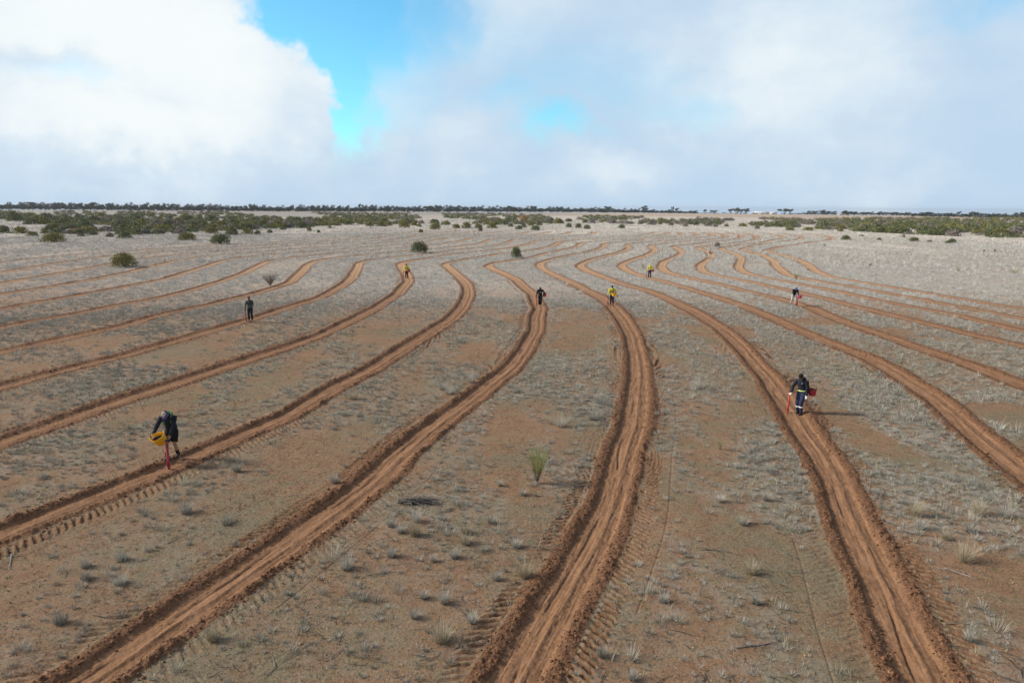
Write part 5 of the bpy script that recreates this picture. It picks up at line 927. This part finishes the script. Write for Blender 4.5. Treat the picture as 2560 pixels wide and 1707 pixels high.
bucket(J,(.34,-.16,.78),'brown red bucket of the tiny far planter in pale pink shirt',mat('brown red plastic',(.30,.08,.04),.5),.15,.12,.24,(0,0),False)
# ------------------------------------------------------------------ sheds and tank on the skyline
M_shed=mat('white sheet roof',(.80,.81,.82),.5); M_wall=mat('pale shed wall',(.60,.62,.64),.7); M_door=mat('shed door',(.25,.27,.30),.6)
def shed(X,Yb,wpx,hpx,lab,name='farm_shed',doors=2,depth=12,roofmat=None,yawd=0):
    g=px2g(X,Yb); s=pxscale(X,Yb); W=wpx/s; Hh=hpx/s; z=float(base_h(g[:1],g[1:2],np.hypot(g[:1],g[1:2]))[0]); e=empty(name,(g[0],g[1],z),-math.atan2(g[0],g[1])+R(yawd))
    w_=Hh*.62; P=[(-W/2,0,-.3),(W/2,0,-.3),(W/2,depth,-.3),(-W/2,depth,-.3),(-W/2,0,w_),(W/2,0,w_),(W/2,depth,w_),(-W/2,depth,w_),(-W/2,depth/2,Hh*.97),(W/2,depth/2,Hh*.97)]
    link('wall',npmesh('wall',P,[[0,1,5],[0,5,4],[1,2,6],[1,6,5],[2,3,7],[2,7,6],[3,0,4],[3,4,7],[5,6,9],[7,4,8]],[M_wall]),e)
    o=.4; r=[(-W/2-o,-o,w_+.05),(W/2+o,-o,w_+.05),(W/2+o,depth/2,Hh),(-W/2-o,depth/2,Hh),(W/2+o,depth+o,w_+.05),(-W/2-o,depth+o,w_+.05)]; r2=[(a,b,c-.12) for a,b,c in r]
    F4=[[0,1,2,3],[3,2,4,5],[6,9,8,7],[9,11,10,8],[0,6,7,1],[1,7,8,2],[2,8,10,4],[4,10,11,5],[5,11,9,3],[3,9,6,0]]
    link('roof',npmesh('roof',r+r2,F4,[roofmat or M_shed]),e)
    for k in range(doors):
        x=-W/2+W*(k+.5)/doors; bx_=[(x-1.6,-.06,0),(x+1.6,-.06,0),(x+1.6,-.06,w_*.85),(x-1.6,-.06,w_*.85),(x-1.6,-.003,0),(x+1.6,-.003,0),(x+1.6,-.003,w_*.85),(x-1.6,-.003,w_*.85)]
        link('door',npmesh('door',bx_,[[0,1,2,3],[1,5,6,2],[4,0,3,7],[3,2,6,7],[5,4,7,6],[0,4,5,1]],[M_door]),e)
    tag(e,lab,'shed')
shed(1905,534.2,37,5.6,'long white farm shed on the horizon right of the centre',doors=3)
shed(1933,534.6,17,5.2,'short white shed touching the right end of the long white one',doors=1)
shed(1882,534,4,4.6,'tiny white hut left of the long white shed',doors=1,depth=5)
shed(1838,531.5,13,4.2,'low shed with white roof half hidden between two gum pairs',doors=1)
shed(2102,537.5,16,4.5,'pale blue roofed shed under the leaning gum at right',doors=1,roofmat=mat('pale blue roof',(.45,.55,.66),.5))
g=px2g(2250,538.5); e=empty('water_tank',(g[0],g[1],float(base_h(g[:1],g[1:2],np.hypot(g[:1],g[1:2]))[0]))); V,T=loft([(0,0,-.2),(0,0,2.0)],[1.5,1.5],seg=24,cap=False); link('tank_wall',npmesh('tank_wall',V,T,[M_shed],True),e); V,T=loft([(0,0,2.0),(0,0,2.45)],[1.55,.2],seg=24,cap=False); link('tank_roof',npmesh('tank_roof',V,T,[M_shed],True),e); tag(e,'small white water tank in front of the right treeline','water tank')
# ---- shrub labels: number the look-alikes from left to right
ORD=['leftmost','second from left','third from left','fourth from left','fifth from left','sixth from left','seventh from left','eighth from left','ninth from left','tenth from left','eleventh from left','twelfth from left','thirteenth from left','fourteenth from left','fifteenth from left','sixteenth from left']
from collections import defaultdict
cl=defaultdict(list)
for o in COL.objects:
    if o.get('_cls'): cl[o['_cls']].append(o)
for k,v in cl.items():
    v.sort(key=lambda o:o.location.x/o.location.y)
    for i,o in enumerate(v):
        if len(v)==1: o['label']='the only '+k.replace('shrubs','shrub',1)
        elif i==len(v)-1: o['label']='rightmost of the '+k
        elif i<len(ORD): o['label']=ORD[i]+' of the '+k
        else:
            j=len(v)-1-i; o['label']=(ORD[j].replace('left','right') if j<len(ORD) else 'middle one')+' of the '+k
        del o['_cls']

# ------------------------------------------------------------------ the air over the plain
def haze():
    m_=bpy.data.materials.new('haze'); m_.use_nodes=True; t=m_.node_tree; t.nodes.clear(); o=t.nodes.new('ShaderNodeOutputMaterial'); v=t.nodes.new('ShaderNodeVolumePrincipled')
    v.inputs['Color'].default_value=(.80,.88,1.0,1); v.inputs['Density'].default_value=.00009; v.inputs['Anisotropy'].default_value=.3; t.links.new(v.outputs[0],o.inputs['Volume'])
    z0,z1,a=-40.,16.,5400.; V=[(-a,-a,z0),(a,-a,z0),(a,a,z0),(-a,a,z0),(-a,-a,z1),(a,-a,z1),(a,a,z1),(-a,a,z1)]
    o_=link('haze',npmesh('haze',V,[[0,3,2,1],[4,5,6,7],[0,1,5,4],[1,2,6,5],[2,3,7,6],[3,0,4,7]],[m_])); tag(o_,'thin pale air haze over the plain','haze',kind='stuff')
haze()
